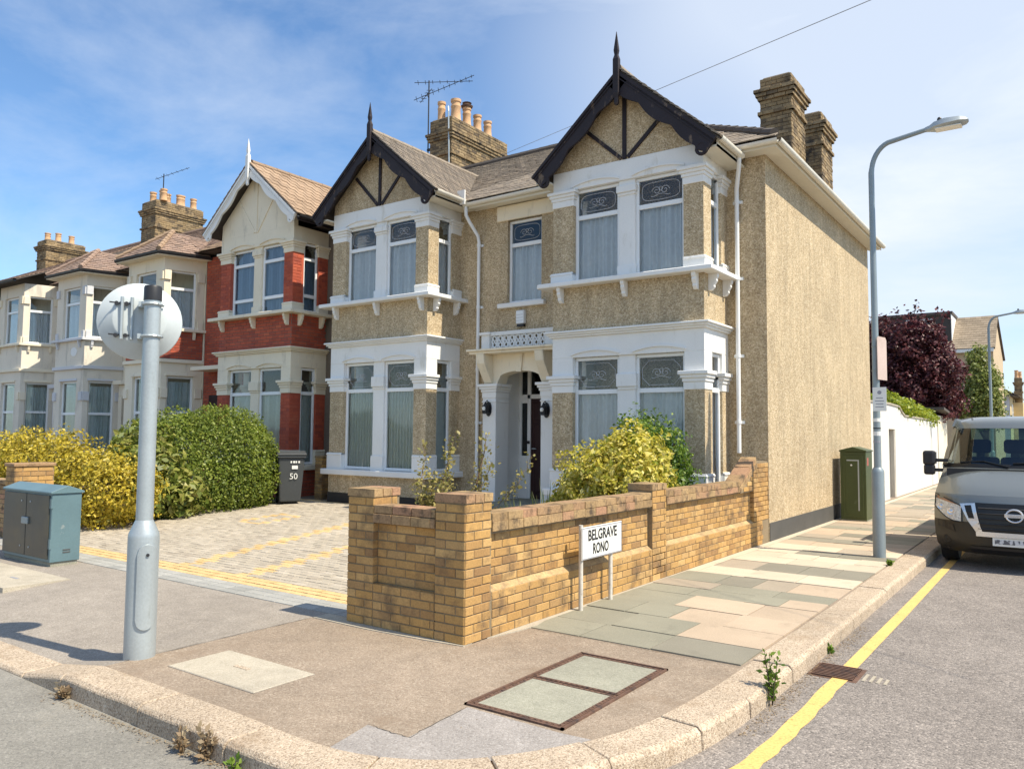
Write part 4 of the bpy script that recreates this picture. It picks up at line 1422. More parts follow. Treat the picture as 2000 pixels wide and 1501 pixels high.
# ------------------------------------------------------------------ the red brick neighbour
def red_house():
    H = thing('red_brick_house', 'red brick terraced house with cream trim and white gable bargeboards', 'house', (-12.5, 11, 0))
    dx, zo = -10.08, .18
    q = MB()
    q.box(-15.84, -9.97, FW + .02, FW + .25, 0, 6.6)
    q.box(-15.84, -9.97, 15.6, 15.84, 0, 6.6)
    q.box(-15.84, -15.64, FW + .25, 15.6, 0, 6.6)
    wall = q.obj('wall', MORTD, H)
    bk = courses((-15.83, FW + .02, 0), (1, 0, 0), (0, -1, 0), 2.3, .3, 84, proud=.008)
    pieces('brickwork', bk, unit_mesh('brickwork', BRICKR, .04), wall, 0, 'brickwork')
    bay(H, dx, zo, .1, PEB, CREAM, brick=BRICKR, up_tr=(4.77, 5.66), lo_tr=(2.44,), curt=BLINDB, gcurt=BLIND, lead=(0, 0), slat=False, cf=(2.40, 6.0))
    xc, zap, hw, drop = -12.17, 8.24, 1.82, 1.52
    x0, x1 = BAYX0 + dx, BAYX1 + dx
    zb = 6.40 + zo
    g = MB().prism([(x0, BY, zb), (x1, BY, zb), (x1 - .02, BY, zap - (x1 - xc) * drop / hw - .12), (xc, BY, zap - .12), (x0 + .02, BY, zap - (xc - x0) * drop / hw - .12)], (0, .12, 0)).obj('gable', CREAM, H)
    MB().box(xc - .03, xc + .03, BY - .02, BY + .01, zb, zap - .3).obj('strut', CREAM, g)
    for sg in (-1, 1):
        a = Vector((xc + sg * .05, BY - .018, zb + .02))
        b = Vector((xc + sg * .72, BY - .018, zap - .72 * drop / hw - .17))
        d = (b - a).normalized()
        n_ = Vector((-d.z, 0, d.x)) * .028
        MB().prism([a - n_, b - n_, b + n_, a + n_], (0, .025, 0)).obj('strut', CREAM, g)
    bargeboard(H, xc, 6.48, zap, hw, drop, WHITE, .07, .19)
    finial(H, xc, 6.46, zap - .55, zap + .62, WHITE)
    sl_ = drop / hw
    for sg in (-1, 1):
        ex_ = hw + .03
        A_ = (xc + sg * ex_, 6.50, zap - ex_ * sl_)
        Bp = (xc + sg * ex_, 7.9, zap - ex_ * sl_)
        Cp = (xc, 10.4, zap)
        Dp = (xc, 6.50, zap)
        ro = MB().prism([A_, Bp, Cp, Dp], (0, 0, .03)).obj('bay_roof', SLATE, H)
        if sg == 1:
            tiles(ro, (A_[0], 6.46, A_[2] + .03), (Bp[0], 9.9, Bp[2] + .03), (Cp[0], 9.9, Cp[2] + .03), (Dp[0], 6.46, Dp[2] + .03), TILER_ME, .26, .19, .03, ok=lambda c: c.z > 6.68 + (c.y - 7.45) * .6 - .03, limit=300)
            MB().box(A_[0] - .02, A_[0] + .0, 6.52, 7.6, A_[2] - .12, A_[2] + .02).obj('fascia', BLACKW, H)
            gutter('gutter', H, [(A_[0] + .05, 6.5, A_[2] - .02), (A_[0] + .05, 7.6, A_[2] - .03)], IRON)
        else:
            tiles(ro, (A_[0], 6.46, A_[2] + .03), (Bp[0], 9.9, Bp[2] + .03), (Cp[0], 9.9, Cp[2] + .03), (Dp[0], 6.46, Dp[2] + .03), TILER_ME, .26, .19, .03, ok=lambda c: c.z > 6.68 + (c.y - 7.45) * .6 - .03, limit=0)
    q = MB()
    y = 6.55
    while y < 9.8:
        q.tube([(xc, y, zap + .04), (xc, y + .36, zap + .035)], .085, 8)
        y += .365
    q.obj('ridge_tiles', TILER, H)
    main_roof(H, -15.84, -9.97, 6.68, 9.25, TILER_ME, .26, .19, lambda c: c.z > zap - abs(c.x - xc) * sl_ + .02)
    # porch beside the bay
    q = MB()
    q.box(-14.35, -14.05, 7.5, 7.9, .2, 2.85)
    capital(q, -14.35, -14.05, 7.5, 7.9, 2.6, 2.9)
    q.box(-14.3, -14.05, 7.42, 7.9, 2.9, 3.35)
    q.box(-15.6, -13.75, 7.25, 7.9, 3.35, 3.46)
    q.obj('porch', CREAM, H, bevel=.01)
    MB().box(-15.5, -14.4, FW - .02, FW + .005, .3, 2.7).obj('door', DOORM, H)
    MB().box(-14.42, -14.22, 7.70, 7.79, 6.05, 6.15).obj('security_light', IRON, H)
    MB().box(-13.9, -10.2, 10.2, 10.25, .1, .2)

def main_roof(H, xa, xb, ez, rz, me, wd, ex, ok=None, cover=None):
    r_ = MB()
    r_.add([(xa, 7.45, ez), (xb, 7.45, ez), (xb, 11.8, rz), (xa, 11.8, rz), (xb, 16.1, ez), (xa, 16.1, ez)], [(0, 1, 2, 3), (3, 2, 4, 5), (1, 4, 2), (0, 3, 5), (0, 5, 4, 1)])
    ro = r_.obj('roof', SLATE, H)
    tiles(ro, (xa, 7.42, ez), (xb, 7.42, ez), (xb, 11.8, rz), (xa, 11.8, rz), me, wd, ex, ok=ok)
    q = MB()
    x = xa
    while x < xb - .1:
        q.tube([(x, 11.8, rz + .05), (x + .36, 11.8, rz + .045)], .09, 8)
        x += .365
    q.obj('ridge_tiles', me.materials[0], ro)
    return ro
red_house()

def terrace(xr, wd, zo, wallm, trim, spand, me, label, hip=True, gblind=BLIND, ublind=CURT, brick=None, up=.0):
    H = thing('terraced_house', label, 'house', (xr - wd / 2, 11, 0))
    Z = lambda z: z + zo
    P0, P1, P2, P3 = [Vector((x, y, 0)) for x, y in ((xr - 2.5, FW), (xr - 2.22, BY), (xr - .36, BY), (xr - .06, FW))]
    EZ = 6.42
    q = MB()
    q.box(xr - wd + .01, xr - .01, FW + .01, FW + .25, 0, Z(EZ) + .1)
    q.box(xr - wd + .01, xr - .01, 15.6, 15.84, 0, Z(EZ))
    q.obj('wall', wallm, H)
    bw = MB()
    sp = MB()
    trims = []
    th = .2
    for a, b, fa, fb in ((P0, P1, .12, .88), (P1, P2, .22, .78), (P2, P3, .14, .80)):
        u = (b - a)
        L = u.length
        u.normalize()
        n = u.cross(Vector((0, 0, 1)))
        def pb(mb, s0, s1, z0, z1, p=0., t_=th):
            A_ = a + u * s0 + n * p
            B_ = a + u * s1 + n * p
            mb.prism([A_ + Vector((0, 0, z0)), B_ + Vector((0, 0, z0)), B_ + Vector((0, 0, z1)), A_ + Vector((0, 0, z1))], -n * (t_ + p))
        w0, w1 = L * fa, L * fb
        pb(bw, 0, L, .05, Z(.85))
        pb(bw, 0, w0, Z(.85), Z(3.05))
        pb(bw, w1, L, Z(.85), Z(3.05))
        pb(bw, 0, L, Z(3.05), Z(3.5))
        pb(sp, 0, L, Z(3.5), Z(4.35))
        pb(bw, 0, w0, Z(4.35), Z(6.0))
        pb(bw, w1, L, Z(4.35), Z(6.0))
        pb(bw, 0, L, Z(6.0), Z(EZ))
        def tp(nm, *q_):
            m_ = MB()
            pb(m_, *q_)
            trims.append((nm, m_))
        tp('cornice', -.04, L + .04, Z(3.42), Z(3.52), .07)
        tp('sill', -.08, L + .08, Z(4.30), Z(4.38), .12)
        tp('sill', -.05, L + .05, Z(.78), Z(.88), .09)
        for s_ in (0.02, L - .16):
            tp('pedestal', s_, s_ + .14, Z(.88), Z(1.15), .04)
            tp('capital', s_ - .02, s_ + .16, Z(2.45), Z(2.72), .05)
            tp('capital', s_ - .02, s_ + .16, Z(5.72), Z(5.98), .05)
            tp('pedestal', s_, s_ + .14, Z(4.38), Z(4.6), .04)
        tp('drip_mould', w0 - .04, w1 + .04, Z(3.06), Z(3.13), .03)
        window(H, a + u * w0 - n * .1, u, w1 - w0, Z(.88), Z(3.05), [Z(2.05)] if gblind else [Z(2.3)], gblind, 0, cfrom=Z(2.9))
        window(H, a + u * w0 - n * .1, u, w1 - w0, Z(4.39), Z(6.0), [Z(5.5)], ublind, 0)
        for s_ in (.2, L - .25):
            c = a + u * s_
            corbel(H, c.x, c.y, Z(4.30), (n.x, n.y), .07, .09, .2, trim)
    bw.box(P0.x + .3, P3.x - .3, BY + .3, FW, Z(6.2), Z(6.3))
    main = bw.obj('bay_wall', wallm, H)
    for nm, m_ in trims:
        m_.obj(nm, trim, main, bevel=.006)
    if brick:
        sp2 = sp.obj('spandrel', MORTD, main)
        bk = []
        for a, b in ((P1, P2), (P2, P3)):
            u = (b - a)
            n = u.cross(Vector((0, 0, 1))).normalized()
            bk += courses((a.x, a.y, 0), u, n, u.length, Z(3.54), 10, proud=.008)
        pieces('brickwork', bk, unit_mesh('brickwork', brick, .04), main, 0, 'brickwork')
    else:
        sp.obj('spandrel', spand, main)
    # roofs
    ez, ov = Z(EZ) + .02, .30
    cxm = (P1.x + P2.x) / 2
    hw = (P3.x - P0.x) / 2 + ov
    apz = ez + .86
    if hip:
        e = [(P0.x - ov, FW, ez), (P1.x - ov * .6, BY - ov, ez), (P2.x + ov * .6, BY - ov, ez), (P3.x + ov, FW, ez)]
        ap = (cxm, BY + .75, apz)
        bk_ = (cxm, 7.45 + (apz - ez - .06) / .6 + .3, apz)
        bl_, br_ = (P0.x - ov, FW + .3, ez), (P3.x + ov, FW + .3, ez)
        r_ = MB().add([e[0], e[1], e[2], e[3], ap, bk_, bl_, br_], [(1, 2, 4), (0, 1, 4), (2, 3, 4), (6, 0, 4, 5), (3, 7, 5, 4), (7, 3, 2, 1, 0, 6)])
        ro = r_.obj('bay_roof', SLATE, H)
        tiles(ro, e[1], e[2], ap, ap, me, .2, .14)
        tiles(ro, e[2], e[3], ap, ap, me, .2, .14)
        tiles(ro, e[3], (br_[0], 9.1, ez), (cxm, 9.1, apz), ap, me, .2, .14, ok=lambda c: c.z > ez + .06 + (c.y - 7.45) * .6 - .03)
        q = MB()
        for p in (e[1], e[2]):
            for i in range(7):
                a, b = Vector(p).lerp(Vector(ap), i / 7), Vector(p).lerp(Vector(ap), (i + 1) / 7 + .01)
                q.tube([a + Vector((0, 0, .06)), b + Vector((0, 0, .04))], .07, 7)
        q.obj('ridge_tiles', TILEO if brick is None else TILER, ro)
        gutter('gutter', H, [Vector(p) + Vector((0, 0, -.02)) for p in (e[1], e[2], e[3])], IRON, .06)
        MB().prism([Vector(p) + Vector((0, 0, -.10)) for p in (e[0], e[1], e[2], e[3])], (0, 0, .05)).obj('soffit', CREAM, H)
        main_roof(H, xr - wd, xr, ez + .06, Z(9.05), me, .2, .15, lambda c: c.z > apz - abs(c.x - cxm) * (.86 / hw) + .01 or c.y > bk_[1])
    else:
        r_ = MB().prism([(xr - wd, 6.35, ez), (xr, 6.35, ez), (xr, 7.6, ez + .55), (xr - wd, 7.6, ez + .55)], (0, 0, .03)).obj('bay_roof', SLATE, H)
        tiles(r_, (xr - wd, 6.33, ez + .03), (xr, 6.33, ez + .03), (xr, 7.6, ez + .58), (xr - wd, 7.6, ez + .58), me, .2, .14)
        gutter('gutter', H, [(xr - wd, 6.30, ez), (xr, 6.30, ez)], IRON, .06)
        main_roof(H, xr - wd, xr, ez + .48, Z(9.05), me, .2, .15)
    # porch and upper window beside the bay
    px = xr - wd + .35
    q = MB()
    q.box(px + 1.3, px + 1.5, FW - .2, FW + .02, .1, Z(2.6))
    q.box(px - .2, px, FW - .2, FW + .02, .1, Z(2.6))
    q.box(px - .3, px + 1.6, FW - .35, FW + .02, Z(2.95), Z(3.08))
    q.box(px - .2, px + 1.5, FW - .2, FW + .02, Z(2.6), Z(2.95))
    q.obj('porch', trim, H, bevel=.01)
    MB().box(px + .1, px + 1.2, FW - .03, FW + .012, .1, Z(2.55)).obj('door', DOORM, H)
    window(H, (px + .3, FW + .005, 0), (1, 0, 0), .8, Z(4.5), Z(5.95), [Z(5.4)], ublind)
    return H
terrace(-15.85, 4.3, .16, CREAM, CREAM, CREAM, TILEO_ME, 'cream terraced house with red brick band and hipped tiled bay roof', brick=BRICKR)
h2 = terrace(-20.15, 4.3, .16, OFFW, GREYW, OFFW, TILEO_ME, 'off white terraced house with oval plaque and old red tiled bay roof')
MB().prism([(-22.25 + 1.1 + .2 * math.cos(a), BY - .012, 4.13 + .14 * math.sin(a)) for a in np.linspace(0, 2 * math.pi, 20)[:-1]], (0, .02, 0)).obj('plaque', WHITE, h2)
h3 = terrace(-24.45, 4.6, .25, OFFW, CREAM, OFFW, TILEO_ME, 'cream terraced house with a straight tiled eave over its bay', hip=False)
terrace(-29.05, 4.6, .25, CREAM, CREAM, CREAM, TILEO_ME, 'cream terraced house farthest along the row from the corner', hip=False)
chimney(h2, -25.1, -24.1, 10.9, 12.9, 8.3, 10.5, pots=[(-24.85 + i * .25, 11.2 + .45 * (i % 3), .13, .45) for i in range(4)] + [(-24.35, 11.3, .13, .45), (-24.35, 12.0, .13, .45), (-24.35, 12.6, .13, .45)], name='chimney', corb=(.5, .85))
chimney(h3, -33.9, -33.0, 10.9, 12.6, 8.3, 10.2, pots=[(-33.6, 11.2, .13, .4), (-33.25, 11.5, .13, .4), (-33.3, 12.1, .13, .4)], name='chimney', corb=(.5, .85))
aerial(-24.5, 11.4, 10.4, 11.7, [(11.6, .85, .4, .25, 1.5, 7, .10)], 'television aerial on the chimney of the off white terrace')

# ------------------------------------------------------------------ houses down the side street
def far_houses():
    H = thing('gable_ended_house', 'tan rendered house with brown tiled roof and dark dormer behind the trees', 'house', (-4, 52, 0))
    TAN = mat('tan_render', (.52, .40, .26), .85, .08, 1, .06, 30, .1, 40)
    x1, y0, y1, ez, rz = .42, 48.5, 56.5, 7.0, 9.15
    ym = (y0 + y1) / 2 - 1.2
    MB().prism([(x1, y0, 0), (x1, y1, 0), (x1, y1, ez), (x1, ym, rz - .1), (x1, y0, ez)], (-10, 0, 0)).obj('wall', TAN, H)
    ro = MB().prism([(x1 + .12, y0 - .35, ez - .12), (x1 + .12, ym, rz), (x1 + .12, ym, rz + .08), (x1 + .12, y0 - .35, ez - .02)], (-10.3, 0, 0)).obj('roof', SLATE, H)
    MB().prism([(x1 + .12, ym, rz), (x1 + .12, y1 + .3, ez - .12), (x1 + .12, y1 + .3, ez - .02), (x1 + .12, ym, rz + .08)], (-10.3, 0, 0)).obj('roof', SLATE, H)
    BT = unit_mesh('tile', mat('grey_brown_tile', (.27, .21, .15), .85, .1, 2, .1, 20, .2, 40, rcols=[(.23, .18, .125), (.31, .245, .175)]), .02, True)
    tiles(ro, (x1 - 9.9, y0 - .37, ez - .02), (x1 + .12, y0 - .37, ez - .02), (x1 + .12, ym, rz + .08), (x1 - 9.9, ym, rz + .08), BT, .3, .26, .03)
    MB().box(x1 - 9.9, x1 + .05, y0 - .40, y0 - .30, ez - .25, ez - .05).obj('gutter', WHITE, H)
    d = MB().box(-6.0, -1.75, y0 + .4, ym, ez + .1, rz + .05).obj('dormer', mat('dark_hanging_tile', (.065, .055, .05), .8), H)
    MB().box(-6.1, -1.65, y0 + .25, ym + .3, rz + .05, rz + .22).obj('dormer_roof', SLATE, d)
    MB().prism([(-1.74, y0 + .4, ez + .05), (-1.74, ym, rz + .05), (-1.74, ym, rz + .2), (-1.74, y0 + .25, rz + .2)], (.03, 0, 0)).obj('dormer_cheek', WHITE, d)
    window(H, (-4.2, y0 + .36, 0), (1, 0, 0), 1.5, ez + .55, rz - .15, [], BLIND)
    for xx in (-3.2, -6.5):
        window(H, (xx, y0 - .03, 0), (1, 0, 0), 1.2, 4.3, 5.7, [5.3], CURT)
    H = thing('cream_far_house', 'small cream house with brick chimney at the far end of the side street', 'house', (-2, 66, 0))
    WB = mat('shaded_bluish_render', (.66, .68, .70), .8)  # bluish cast of the shaded street-facing wall put into its colour
    CY = mat('sunlit_yellow_render', (.66, .52, .28), .8)  # warm sunlight on the side wall put into its yellow colour
    x1 = .45
    MB().box(x1 - 7, x1 - .01, 62.0, 70, 0, 4.9).obj('wall', WB, H)
    MB().box(x1 - .01, x1 + .01, 61.99, 70.01, 0, 4.9).obj('side_wall', CY, H)
    ro = MB().prism([(x1 + .5, 61.6, 4.75), (x1 - 3.0, 61.6, 6.6), (x1 - 6.5, 61.6, 4.75)], (0, 8.8, 0)).obj('roof', SLATE, H)
    tiles(ro, (x1 + .5, 61.5, 4.78), (x1 + .5, 70.5, 4.78), (x1 - 3, 70.5, 6.63), (x1 - 3, 61.5, 6.63), BT, .3, .26, .03)
    window(H, (-1.0, 61.96, 0), (1, 0, 0), .95, 2.6, 4.2, [3.6], BLINDB)
    window(H, (x1 + .05, 63.4, 0), (0, 1, 0), .9, 2.6, 4.2, [3.6], BLINDB)
    chimney(H, .55, 1.05, 66.0, 66.8, 4.0, 6.3, pots=[(.7, 66.3, .14, .6), (.9, 66.5, .14, .5)], name='chimney', corb=(.5, .85))
    MB().box(x1, 1.1, 65.5, 67.2, 0, 4.4).obj('wall', CY, H)
far_houses()

# ------------------------------------------------------------------ white side wall with gate and ivy
def side_wall():
    t = thing('white_garden_wall', 'tall white rendered garden wall with a stepped top along the side street', 'wall', (-.2, 22, 0))
    prof = [(15.86, 0), (15.86, 2.58), (19.3, 2.62), (20.3, 2.58), (20.9, 2.40), (21.3, 2.33), (28.4, 2.30), (28.4, 0)]
    lo, hi = 18.72, 19.66
    q = MB()
    def seg_(y0, y1, zb, zt0, zt1):
        q.prism([(-.1, y0, zb), (-.1, y1, zb), (-.1, y1, zt1), (-.1, y0, zt0)], (-.22, 0, 0))
    seg_(15.86, lo, 0, 2.58, 2.61)
    seg_(lo, hi, 1.93, 2.61, 2.62)
    seg_(hi, 20.3, 0, 2.62, 2.58)
    seg_(20.3, 20.9, 0, 2.58, 2.40)
    seg_(20.9, 21.3, 0, 2.40, 2.33)
    seg_(21.3, 28.4, 0, 2.33, 2.30)
    q.obj('wall', SIDEW, t)
    c = MB()
    pts = [(15.86, 2.58), (lo, 2.61), (20.3, 2.58), (20.9, 2.40), (21.3, 2.33), (28.4, 2.30)]
    for (a, za), (b, zb) in zip(pts, pts[1:]):
        c.prism([(-.07, a, za + .002), (-.07, b, zb + .002), (-.07, b, zb + .05), (-.07, a, za + .05)], (-.28, 0, 0))
    c.obj('coping', CONC, t)
    MB().box(-.27, -.23, lo, hi, .02, 1.93).obj('gate', mat('grey_gate_paint', (.13, .125, .11), .7, .1, 3, .1, 30, .1, 40, stretch=(5, 5, .3)), t)
    q = MB()
    q.box(-.3, -.12, lo - .001, lo + .06, 0, 1.93)
    q.box(-.3, -.12, hi - .06, hi + .001, 0, 1.93)
    q.obj('gate_frame', OFFW, t)
    iv = thing('ivy_hedge', 'lime green clipped hedge growing over the white garden wall', 'hedge', (-.7, 24, 0))
    leaves('foliage', [(-.62, 20.5 + i * .75, 2.66 - .03 * i, .62, .6, .40) for i in range(11)], 14000, .11, L_IVY, iv, 1.4, seed=1)
    for i in range(5):
        MB().tube([(-.6, 21 + i * 1.5, 0), (-.62, 21.1 + i * 1.5, 2.4)], .03, 5).obj('stem', BARK, iv)
    s_ = thing('garden_shed', 'low shed with a flat felt roof at the end of the white wall', 'shed', (-1, 30, 0))
    MB().box(-2.4, -.1, 28.6, 31.2, 0, 2.55).obj('wall', CREAM, s_)
    MB().prism([(.15, 28.3, 2.75), (.15, 31.4, 2.55), (.15, 31.4, 2.63), (.15, 28.3, 2.85)], (-2.8, 0, 0)).obj('roof', SLATE, s_)
side_wall()

# ================================================================== street furniture
def mirror_post():
    b = Vector((-1.782, -1.706, -.01))
    t = thing('traffic_mirror_post', 'grey steel post carrying a round traffic mirror seen from behind', 'traffic mirror', b)
    MB().lathe([(.112, -.15), (.112, .90), (.108, .93), (.068, 1.02), (.064, 1.03)], b, 32).obj('base_sleeve', GALV, t, smooth=True)
    MB().lathe([(.062, 1.02), (.062, 2.74)], b, 24).obj('pole', GALV, t, smooth=True)
    MB().lathe([(.066, 2.72), (.066, 2.82), (.060, 2.835)], b, 24).obj('pole_cap', DARKP, t, smooth=True)
    n = (Vector((b.x, b.y, 0)) - Vector((CAM.x, CAM.y, 0))).normalized()
    sd_ = Vector((-n.y, n.x, 0))       # towards the viewer's left
    # inspection door
    dd = (-n + sd_ * -.25).normalized()
    ds = Vector((-dd.y, dd.x, 0))
    q = MB()
    rows = []
    for i in range(15):
        th = -.62 + 1.24 * i / 14
        f = abs(i - 7) / 7
        e = .075 * (1 - math.sqrt(max(0, 1 - f * f)))
        p = b + dd * (.116 * math.cos(th)) + ds * (.116 * math.sin(th))
        rows.append([p + Vector((0, 0, .22 + e)), p + dd * .012 + Vector((0, 0, .225 + e)), p + dd * .012 + Vector((0, 0, .855 - e)), p + Vector((0, 0, .86 - e))])
    q.grid(rows).obj('access_door', GALV, t)
    MB().lathe([(.012, 0), (.012, .01), (0, .011)], b + dd * .129 + Vector((0, 0, .78)), 8, dd).obj('door_lock', DARKP, t)
    c = b + sd_ * .085 + n * .17 + Vector((0, 0, 2.585))
    nn = (n + Vector((0, 0, -.06))).normalized()
    d = MB().lathe([(.0, -.055), (.10, -.055), (.19, -.055), (.20, -.048), (.285, .035), (.31, .055), (.312, .075), (.30, .08)], c, 48, nn).obj('mirror_back', mat('pale_grey_fibreglass', (.50, .54, .54), .45, .05, 2, .03, 40, .03, 40), t, smooth=True)
    MB().lathe([(.30, .07), (.2, .105), (.1, .125), (0, .13)], c, 32, nn).obj('mirror_face', mat('mirror', (.9, .9, .9), .03, 0, 1, 0, 1, 0, metal=1), d, smooth=True)
    for z in (2.44, 2.69):
        q = MB()
        q.tube([b + Vector((math.cos(a) * .068, math.sin(a) * .068, z)) for a in np.linspace(0, 2 * math.pi, 17)], .012, 6, False)
        q.obj('clamp_band', GALV, t)
        MB().prism([b + sd_ * -.02 + Vector((0, 0, z - .02)), b + sd_ * .10 + Vector((0, 0, z - .02)), b + sd_ * .10 + Vector((0, 0, z + .02)), b + sd_ * -.02 + Vector((0, 0, z + .02))], n * .12).obj('clamp_bracket', GALV, t)
        for s_ in (-.10, .12, .19):
            p = c + sd_ * (s_ - .02) - c * 0
            p = Vector((p.x, p.y, z)) - n * .075
            MB().tube([p, p + n * .05], .016, 8).obj('bolt', DARKP, t)
            MB().tube([p - sd_ * .05 + n * .01, p + sd_ * .05 + n * .01 + Vector((0, 0, .006))], .006, 5).obj('bolt_washer', DARKP, t)
    for s_ in (.05, .12):
        p = Vector((c.x, c.y, 0)) + sd_ * (s_ + .01) - n * .075
        MB().tube([p + Vector((0, 0, 2.41)), p + Vector((0, 0, 2.74))], .013, 6).obj('backing_rail', GALV, t)
mirror_post()

def lamp_post(x, y, label, z=0):
    t = thing('street_lamp', label, 'street lamp', (x, y, z), 'street lamps along the side street')
    MB().lathe([(.085, -.1), (.085, 1.20), (.080, 1.23), (.055, 1.27)], (x, y, z), 24).obj('base_sleeve', GALVD, t, smooth=True)
    pts = [(x, y, z + 1.2), (x, y, z + 3.5), (x - .005, y, z + 5.55)]
    for a in np.linspace(0, 1, 9)[1:]:
        th = a * rad(76)
        pts.append((x + .30 * (1 - math.cos(th)), y, z + 5.55 + .42 * math.sin(th)))
    ex, ez = pts[-1][0], pts[-1][2]
    pts.append((x + .74, y, ez + (x + .74 - ex) * .16))
    MB().tube(pts, [.052, .045, .040] + [.036] * 8 + [.032], 14).obj('column', GALVD, t, smooth=True)
    hx, hz = pts[-1][0], pts[-1][2]
    q = MB()
    sec = []
    for f, wd, up, dn in ((0, .035, .03, .03), (.06, .05, .045, .04), (.12, .11, .07, .045), (.25, .14, .085, .05), (.42, .13, .06, .05), (.5, .09, .03, .045), (.53, .05, .0, .03)):
        xx, zz = hx - .03 + f, hz + f * .06
        sec.append([(xx, y - wd, zz - dn * .4), (xx, y - wd * .75, zz + up * .75), (xx, y, zz + up), (xx, y + wd * .75, zz + up * .75), (xx, y + wd, zz - dn * .4), (xx, y + wd * .7, zz - dn), (xx, y, zz - dn), (xx, y - wd * .7, zz - dn), (xx, y - wd, zz - dn * .4)])
    q.grid(sec)
    h = q.obj('lamp_head', GALV, t, smooth=True)
    MB().box(hx + .10, hx + .42, y - .09, y + .09, hz - .045, hz - .033).obj('lamp_lens', SIGNW, h)
    MB().lathe([(.03, 0), (.03, .03), (.02, .05), (0, .055)], (hx + .15, y, hz + .085), 10).obj('photocell', DARKP, h)
    return t
lamp_post(1.748, 7.176, 'tall grey street lamp with notices strapped to it beside the parked van')
lamp_post(1.75, 27.0, 'street lamp farther down the side street near the green tree')

def lamp_signs():
    t = thing('parking_notice', 'white parking notice strapped to the street lamp', 'sign', (1.80, 7.1, 2.09))
    MB().box(1.715, 1.895, 7.095, 7.103, 2.07, 2.41).obj('plate', SIGNW, t)
    MB().lathe([(.028, 0), (.028, .0015)], (1.805, 7.095, 2.335), 12, (0, -1, 0)).obj('printed_mark', INKG, t)
    for i, w_ in enumerate((.045, .06, .05, .055)):
        MB().box(1.805 - w_, 1.805 + w_, 7.0935, 7.0955, 2.25 - i * .042, 2.262 - i * .042).obj('printed_line', INKG, t)
    MB().tube([(1.748 + .05 * math.cos(a), 7.176 + .05 * math.sin(a), 2.24) for a in np.linspace(0, 6.283, 13)], .006, 5).obj('strap', GALVD, t)
    MB().box(1.74, 1.76, 7.10, 7.13, 2.2, 2.28).obj('bracket', GALVD, t)
    t = thing('plain_sign_plate', 'narrow pinkish sign plate seen edge on above the parking notice', 'sign', (1.80, 7.2, 2.5))
    d = Vector((.20, .975, 0)).normalized()
    n = Vector((d.y, -d.x, 0))
    o = Vector((1.79, 7.06, 0))
    pl_ = [o, o + d * .32]
    MB().prism([(pl_[0].x, pl_[0].y, 2.52), (pl_[1].x, pl_[1].y, 2.52), (pl_[1].x, pl_[1].y, 3.10), (pl_[1].x - d.x * .04, pl_[1].y - d.y * .04, 3.14), (pl_[0].x + d.x * .04, pl_[0].y + d.y * .04, 3.14), (pl_[0].x, pl_[0].y, 3.10)], n * .008).obj('plate', mat('faded_pink_sign', (.55, .42, .36), .5), t)
    for z in (2.65, 3.0):
        MB().tube([(1.748 + .048 * math.cos(a), 7.176 + .048 * math.sin(a), z) for a in np.linspace(0, 6.283, 13)], .007, 5).obj('strap', GALVD, t)
    t = thing('pole_stickers', 'scraps of old stickers and ties on the lamp column', 'sticker', (1.748, 7.12, 1.5))
    for z, h, m_ in ((1.92, .05, SIGNW), (1.72, .06, SIGNW), (1.62, .03, INKG), (1.82, .015, INK)):
        MB().tube([(1.748, 7.176, z), (1.748, 7.176, z + h)], .0535, 14).obj('scrap', m_, t)
lamp_signs()

def street_sign():
    t = thing('street_name_sign', 'white BELGRAVE street name plate on two short posts by the brick wall', 'sign', (.11, 2.0, 0))
    for y, zt in ((1.66, .82), (2.26, .70)):
        MB().tube([(.10, y, -.05), (.10, y, zt)], .022, 12).obj('post', mat('painted_post', (.58, .54, .47), .5, .1, 6, .1, 40, .1, 40, c2=(.30, .24, .18), m2=(9, .6, .7)), t, smooth=True)
    p = MB().box(.125, .137, 1.62, 2.44, .485, .80).obj('plate', SIGNW, t, bevel=.003)
    f = MB()
    for a in ((1.625, 2.435, .785, .795), (1.625, 2.435, .49, .50), (1.625, 1.635, .50, .785), (2.425, 2.435, .50, .785)):
        f.box(.137, .1385, *a)
    f.obj('border', INKG, t)
    text('BELGRAVE', .145, frame((.138, 2.03, .665), (0, 1, 0), (0, 0, 1), (1, 0, 0)), INK, t, 'lettering', .88, bold=.0035)
    text('RONO', .145, frame((.138, 1.99, .530), (0, 1, 0), (0, 0, 1), (1, 0, 0)), INK, t, 'lettering', .74, bold=.0035)
    MB().box(.10, .125, 1.64, 2.42, .70, .73).obj('backing_rail', GALV, t)
street_sign()

